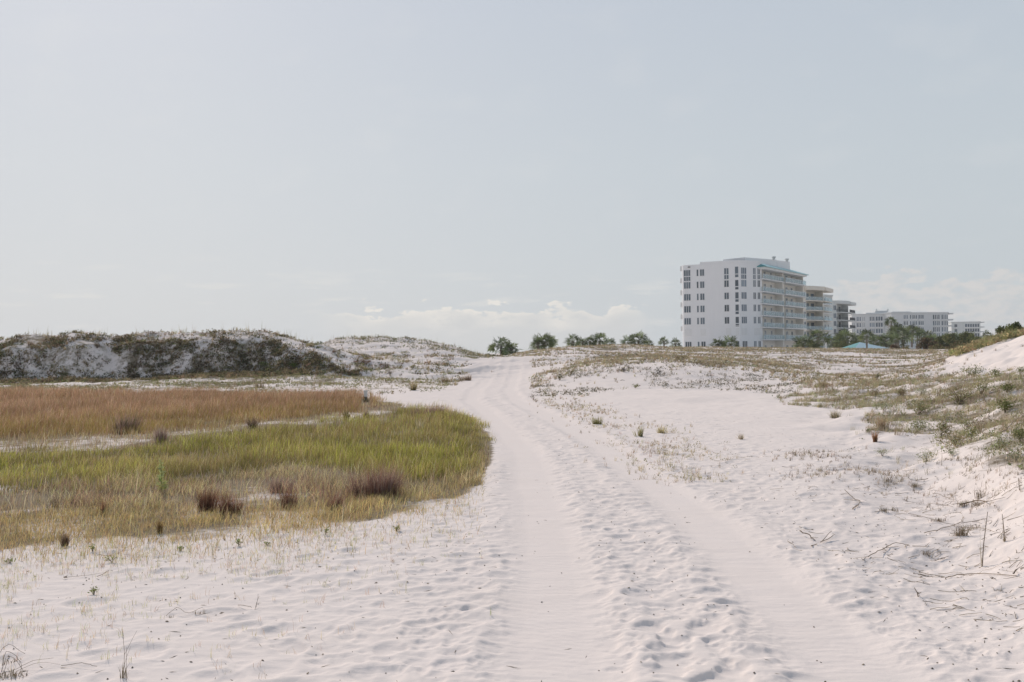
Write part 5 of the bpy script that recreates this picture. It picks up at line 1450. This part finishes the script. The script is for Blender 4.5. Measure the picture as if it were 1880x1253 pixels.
# ------------------------------------------------------------------ palms
def palm_meshes(seed, trunk_h, crown_r, dead=.15):
    rg = np.random.default_rng(seed)
    A = Acc(); B = Acc()
    bend = rg.normal(0, .05, 2) * trunk_h
    P = [[bend[0] * t * t, bend[1] * t * t, trunk_h * t - .3 * (t == 0)] for t in np.linspace(0, 1, 8)]
    tube(B, P, .19, .14, (.2, .17, .14), 9)
    top = np.array(P[-1])
    for k in range(22):          # old leaf boots
        t = rg.uniform(.35, 1); a = rg.uniform(0, 6.28); q = np.array([bend[0] * t * t, bend[1] * t * t, trunk_h * t])
        d = np.array([math.cos(a), math.sin(a), .9])
        tube(B, [q + d * .08, q + d * .27], .05, .02, (.2, .16, .12), 4)
    nf = 20
    for k in range(nf):
        a = k * 2.39996 + rg.normal(0, .2); e = math.asin(.95 - 1.45 * (k + .5) / nf) + rg.normal(0, .1)
        isdead = e < -.45 and rg.random() < .5 + dead
        d = np.array([math.cos(a) * math.cos(e), math.sin(a) * math.cos(e), math.sin(e)])
        L = crown_r * rg.uniform(.42, .60); sag = .16 * crown_r * math.cos(e)
        hub = top + d * L - np.array([0, 0, sag * .5])
        tube(A, [top, top + d * L * .5, hub], .022, .014, (.16, .17, .07), 4)
        side = np.cross(d, [0, 0, 1.0]); side /= np.linalg.norm(side) + 1e-6
        ro = rg.uniform(-1.0, 1.0); side = side * math.cos(ro) + np.cross(d, side) * math.sin(ro)
        nl = 13; R1 = crown_r * rg.uniform(.52, .74)
        base = np.array([.24, .20, .13]) if isdead else np.array([.125, .15, .065]) * rg.uniform(.5, 1.8)
        upn = np.cross(side, d)
        th = np.linspace(-1.9, 1.9, nl)
        dirs = np.cos(th)[:, None] * d + np.sin(th)[:, None] * side + (.22 * np.abs(th))[:, None] * upn * .5
        dirs += rg.normal(0, .07, dirs.shape); dirs /= np.linalg.norm(dirs, axis=1)[:, None]
        R2 = R1 * (1 - .18 * np.abs(th) / 1.9) * rg.uniform(.85, 1.1, nl)
        mid = hub + dirs * (R2 * .55)[:, None]; tip = hub + dirs * R2[:, None]; tip[:, 2] -= R2 * rg.uniform(.08, .36, nl); mid[:, 2] -= R2 * .04
        per = np.cross(dirs, upn); per /= np.linalg.norm(per, axis=1)[:, None]
        w = .075 * crown_r
        V = np.stack([np.tile(hub, (nl, 1)), mid + per * w * .5, tip, mid - per * w * .5], 1).reshape(-1, 3)
        C = np.clip(np.repeat(base * rg.uniform(.75, 1.3, (nl, 1)), 4, 0), .01, 1)
        A.add(V, C, np.arange(nl)[:, None] * 4 + [0, 1, 2, 3])
    return A.mesh('crown'), B.mesh('trunk', True)
PV = []
for k, (th, cr_) in enumerate([(2.2, 1.5), (3.2, 1.6), (5.0, 1.7), (7.2, 1.8), (.7, 1.3), (1.4, 1.4)]):
    cm_, tm_ = palm_meshes(40 + k, th, cr_)
    cm_.materials.append(m_palm); tm_.materials.append(m_palmbark)
    PV.append((cm_, tm_, th, cr_))
def palm(px, Y, row_top, variant, label, group, scale=None, wpx=None, cat='palm tree', name='palm_tree'):
    cm_, tm_, th, cr_ = PV[variant]
    sc = (wpx * Y / F) / (2 * cr_ * .66) if wpx else (scale or 1)
    ztop_ = zat(px, row_top, Y)
    zb = ztop_ - (th + cr_ * .86) * sc
    x = ray(px, row_top)[0] * Y
    r_ = link(name, None, label=label, cat=cat, group=group, loc=(x, Y, zb), rz=random.uniform(0, 6.28), scale=sc)
    link('crown', cm_, None, r_); link('trunk', tm_, None, r_)
    # the trunk is carried down to the ground under it
    zgr = float(zmacro(np.array(x), np.array(Y)))
    if zb > zgr:
        Bt = Acc(); tube(Bt, [[0, 0, (zgr - zb) / sc - .3], [0, 0, -.25]], .21, .19, (.2, .17, .14), 9)
        link('root_crown', Bt.mesh('root_crown', True), m_palmbark, r_)
    return r_
G1 = 'low palms on the dune ridge left of the white tower'
palm(921, 98, 616.5, 0, 'fan palm standing alone at the right side of the track gap, leftmost of all palms', G1, wpx=32)
palm(940, 97, 626, 4, 'squat palm leaning against the right side of the leftmost palm', G1, wpx=26)
palm(999, 108, 609.5, 0, 'tallest palm of the second cluster from the gap', G1, wpx=30)
palm(988, 107, 616, 4, 'low palm at the left foot of the second cluster', G1, wpx=24)
palm(1012, 109, 616, 5, 'low palm at the right of the second cluster', G1, wpx=20)
palm(1051, 115, 612.5, 5, 'palm at the left end of the third cluster', G1, wpx=24)
palm(1070, 118, 619, 4, 'lowest palm, sunk in grass in the third cluster', G1, wpx=18)
palm(1083, 117, 616, 4, 'squat palm left of the tall one in the third cluster', G1, wpx=18)
palm(1099, 116, 609.5, 0, 'tallest palm of the third cluster', G1, wpx=28)
palm(1120, 118, 620, 5, 'small palm at the right end of the third cluster', G1, wpx=20)
palm(1154, 118, 615, 5, 'rounded palm at the left of the fourth cluster', G1, wpx=24)
palm(1173, 119, 608, 1, 'tallest palm of the fourth cluster, plume like', G1, wpx=28)
palm(1190, 121, 622, 4, 'low palm at the right foot of the fourth cluster', G1, wpx=18)
palm(1219, 124, 617.5, 5, 'small palm between the fourth cluster and the tower', G1, wpx=15)
palm(1240, 126, 621, 4, 'small palm touching the left edge of the white tower', G1, wpx=17)
G2 = 'palms in front of the white tower'
palm(1318, 130, 618.5, 4, 'bushy palm left of the pair in front of the white tower', G2, wpx=24)
palm(1341, 131, 616, 5, 'taller bushy palm right of the pair in front of the white tower', G2, wpx=26)
palm(1476, 150, 613.5, 1, 'shaded palm at the right corner of the white tower', G2, wpx=30)
palm(1498, 152, 598.5, 2, 'tall sunlit palm in front of the beige curved block', G2, wpx=34)
G3 = 'palms between the dark railed block and the pavilion'
palm(1553, 160, 603.5, 1, 'round sunlit palm in front of the dark railed block', G3, wpx=34)
palm(1541, 162, 613, 1, 'dark palm at the foot of the dark railed block', G3, wpx=26)
palm(1572, 164, 612, 1, 'palm rising behind the left slope of the teal pavilion roof', G3, wpx=26)
palm(1591, 134, 603, 2, 'dark palm with its trunk in front of the teal pavilion roof', G3, wpx=22)
palm(1609, 168, 613, 1, 'palm behind the right slope of the teal pavilion roof', G3, wpx=28)
palm(1626, 166, 611, 1, 'yellowish palm between the pavilion and the tall palms', G3, wpx=24)
G4 = 'tall palms in front of the long condominium'
palm(1636, 172, 580.5, 3, 'highest palm of all, its crown overlapping the condominium roof', G4, wpx=18)
palm(1649, 170, 592.5, 2, 'tall palm with a pale trunk right of the highest one', G4, wpx=26)
palm(1660, 160, 596, 3, 'full dark palm with drooping skirt and visible trunk in the tall group', G4, wpx=30)
palm(1673, 174, 594.5, 2, 'tall palm with brownish dead leaves behind the full dark one', G4, wpx=22)
palm(1683, 176, 598.5, 2, 'slimmer tall palm between the brownish one and the bleached one', G4, wpx=18)
palm(1696, 168, 603, 1, 'shorter palm with bleached drooping skirt at the right of the tall group', G4, wpx=24)
G7 = 'palms rising out of the thicket below the condominiums'
palm(1712, 150, 612, 1, 'squat palm at the left end of the thicket beside the bleached skirted palm', G7, wpx=24)
palm(1737, 148, 611.5, 1, 'palm head above the dark green bush of the thicket', G7, wpx=24)
palm(1760, 146, 609, 1, 'palm head above the brown leafed shrub mass', G7, wpx=26)
palm(1783, 144, 609.5, 1, 'palm head just left of where the bare dune meets the thicket', G7, wpx=26)
palm(1530, 166, 616, 1, 'small dark palm between the tall sunlit palm and the round one', G7, wpx=20)
palm(1645, 158, 612, 1, 'short palm filling the gap under the tall pale trunked one', G7, wpx=24)
palm(1812, 100, 606.5, 4, 'small dark palm on the ridge left of the round bush', G4, wpx=16)

# ------------------------------------------------------------------ broad-leaved bushes and small trees on the right
def bush(px, Y, row_top, wpx, hpx, cols, label, group=None, n=2600, name='coastal_bush', cat='bush', lf=.20):
    w = wpx * Y / F * 1.3; h = hpx * Y / F
    x = ray(px, row_top)[0] * Y; zt_ = zat(px, row_top, Y)
    zg_ = float(zmacro(np.array(x), np.array(Y)))
    base = min(zt_ - h, zg_); h = zt_ - base
    rg = np.random.default_rng(int(px * 13 + Y))
    Rt = link(name, None, label=label, cat=cat, group=group, loc=(x, Y, base))
    A = Acc(); B = Acc()
    nl = 16
    cs = []
    for k in range(nl):
        a = rg.uniform(0, 6.28); r = rg.uniform(0, .8) ** .8; hh_ = rg.uniform(.25, .88) * (1 - .35 * r * r)
        cs.append([math.cos(a) * r * w * .5, math.sin(a) * r * w * .5, hh_ * h, rg.uniform(.13, .24) * (w + h) * .5])
        q = np.array(cs[-1][:3])
        tube(B, [[0, 0, -.2], q * [.35, .35, .45], q * .95], .05 * h * .5 + .02, .012, (.12, .095, .07), 5)
    cs = np.array(cs); cs[0, 2] = h * .86; cs[0, :2] *= .3
    k = rg.integers(0, nl, n); d = rg.normal(size=(n, 3)); d /= np.linalg.norm(d, axis=1)[:, None]; d[:, 2] *= .8
    rad = cs[k, 3] * rg.uniform(.35, 1.08, n)
    PP = cs[k, :3] + d * rad[:, None]; PP[:, 2] = np.maximum(PP[:, 2], .03)
    clump = .8 + .4 * rg.random(nl)
    cc = pick(cols, np.ones(len(cols)), n, .22, rg) * clump[k][:, None]
    leaves(A, PP, lf * rg.uniform(.6, 1.3, n), cc, rg, .6, .1)
    link('foliage', A.mesh('foliage'), m_leaf, Rt); link('stem', B.mesh('stem'), m_bark, Rt)
    return Rt
TG = [(.10, .115, .055), (.15, .16, .075), (.21, .21, .10)]
RBG = [(.20, .125, .08), (.15, .11, .06), (.24, .17, .11)]
G6 = 'bushes and thicket below the condominiums'
bush(1700, 140, 622, 34, 22, RBG + TG[:1], 'reddish brown thicket under the bleached skirted palm', G6)
bush(1727, 142, 618, 36, 26, TG, 'dark green bush at the left of the thicket', G6)
bush(1751, 138, 612, 34, 32, TG + [(.20, .2, .09)], 'large rounded green bush left of the thicket middle', G6, 3200)
bush(1776, 136, 611, 44, 34, TG, 'largest dark green bush of the thicket', G6, 3600)
bush(1763, 126, 630, 50, 24, RBG + TG, 'brown leafed shrub mass in front of the largest dark green bush', G6, 3000)
bush(1798, 120, 619, 26, 26, TG, 'dark bush where the bare dune meets the thicket', G6)
bush(1815, 104, 617, 22, 22, TG, 'small dark bush under the ridge palm', G6, 1800, lf=.15)
bush(1640, 150, 634, 20, 10, RBG, 'small rust coloured shrub between the pavilion and the white fence', G6, 1200, lf=.15)
bush(1665, 152, 635, 16, 9, [(.2, .2, .09), (.24, .19, .1)], 'low olive shrub below the full dark palm', G6, 900, lf=.15)
bush(1837, 64, 605, 20, 22, [(.16, .18, .08), (.12, .14, .05)], 'small pale leafed bush left of the big ridge bush', G6, 1600, lf=.11)
bush(1862, 62, 594, 44, 34, [(.15, .17, .07), (.11, .13, .045), (.20, .21, .09)], 'big rounded bush on the ridge above the bare dune at the right edge', G6, 4200, lf=.12)
bush(1893, 62, 598, 36, 34, [(.15, .17, .07), (.11, .13, .045), (.22, .19, .09)], 'bush cut by the right frame edge behind the bare dune', G6, 2600, lf=.12)
bush(1572, 152, 628, 30, 14, TG, 'dark low bush beneath the trunk of the dark palm by the pavilion', G6, 1500, lf=.16)
bush(1548, 152, 626, 40, 16, TG, 'dark low bush at the foot of the dark railed block', G6, 1700, lf=.16)
bush(1490, 148, 627, 36, 14, TG, 'dark low bush beneath the tall sunlit palm', G6, 1500, lf=.16)
bush(1722, 132, 634, 34, 12, RBG + OG, 'low rusty olive shrub at the near rim of the plateau', G6, 1400, lf=.14)
bush(907, 200, 652, 14, 8, [(.13, .15, .08), (.10, .12, .06)], 'tiny distant bush just left of the leftmost palm in the track gap', None, 700, lf=.25)
bush(896, 220, 651, 22, 10, [(.12, .14, .08), (.15, .17, .1)], 'distant grey green bush seen through the track gap', None, 900, lf=.3)
# green-brown scrub on the back of the bare dune at right
X0, Y0 = sample(9000, 44, 66, 0.0, .44, .60)
def kf(pp, rr, X, Y):
    crest = np.interp(pp, [1740, 1750, 1820, 1880], [660, 656, 633, 617])
    return (rr < crest + 1) * (pp > 1755) * np.clip(.55 + fbm(X * .5, Y * .5, 7, 2), 0, 1)
cover('ridge_scrub', 'yellow green scrub growing behind the crest of the bare right dune', X0, Y0, kf,
      [(1.2, 'leaf', (.2, .45), [(.33, .32, .15), (.38, .32, .17), (.25, .26, .12), (.34, .24, .15)], 22), (2, 'grass', (.25, .6), [(.42, .36, .20), (.36, .34, .17)], 14)])

# ------------------------------------------------------------------ sea haze: one closed box of thin even air round the camera and the whole scene
m_haze, t, out = new_mat('haze_air')
pvn = t.n('ShaderNodeVolumePrincipled')
pvn.inputs['Density'].default_value = .00020; pvn.inputs['Color'].default_value = (.90, .94, .98, 1); pvn.inputs['Anisotropy'].default_value = .3
t.l(pvn.outputs[0], out.inputs['Volume'])
zlo = float(np.nanmin(ZM)) - 1.0
hb = BM(); hs = Seg((-1420, 1520), (1420, 1520)); hb.box(hs, 0, hs.L, 0, 2540, zlo, 34.0)
link('haze', (lambda o_: (o_.data, bpy.data.objects.remove(o_))[0])(hb.build('haze', m_haze)), None, kind='stuff')
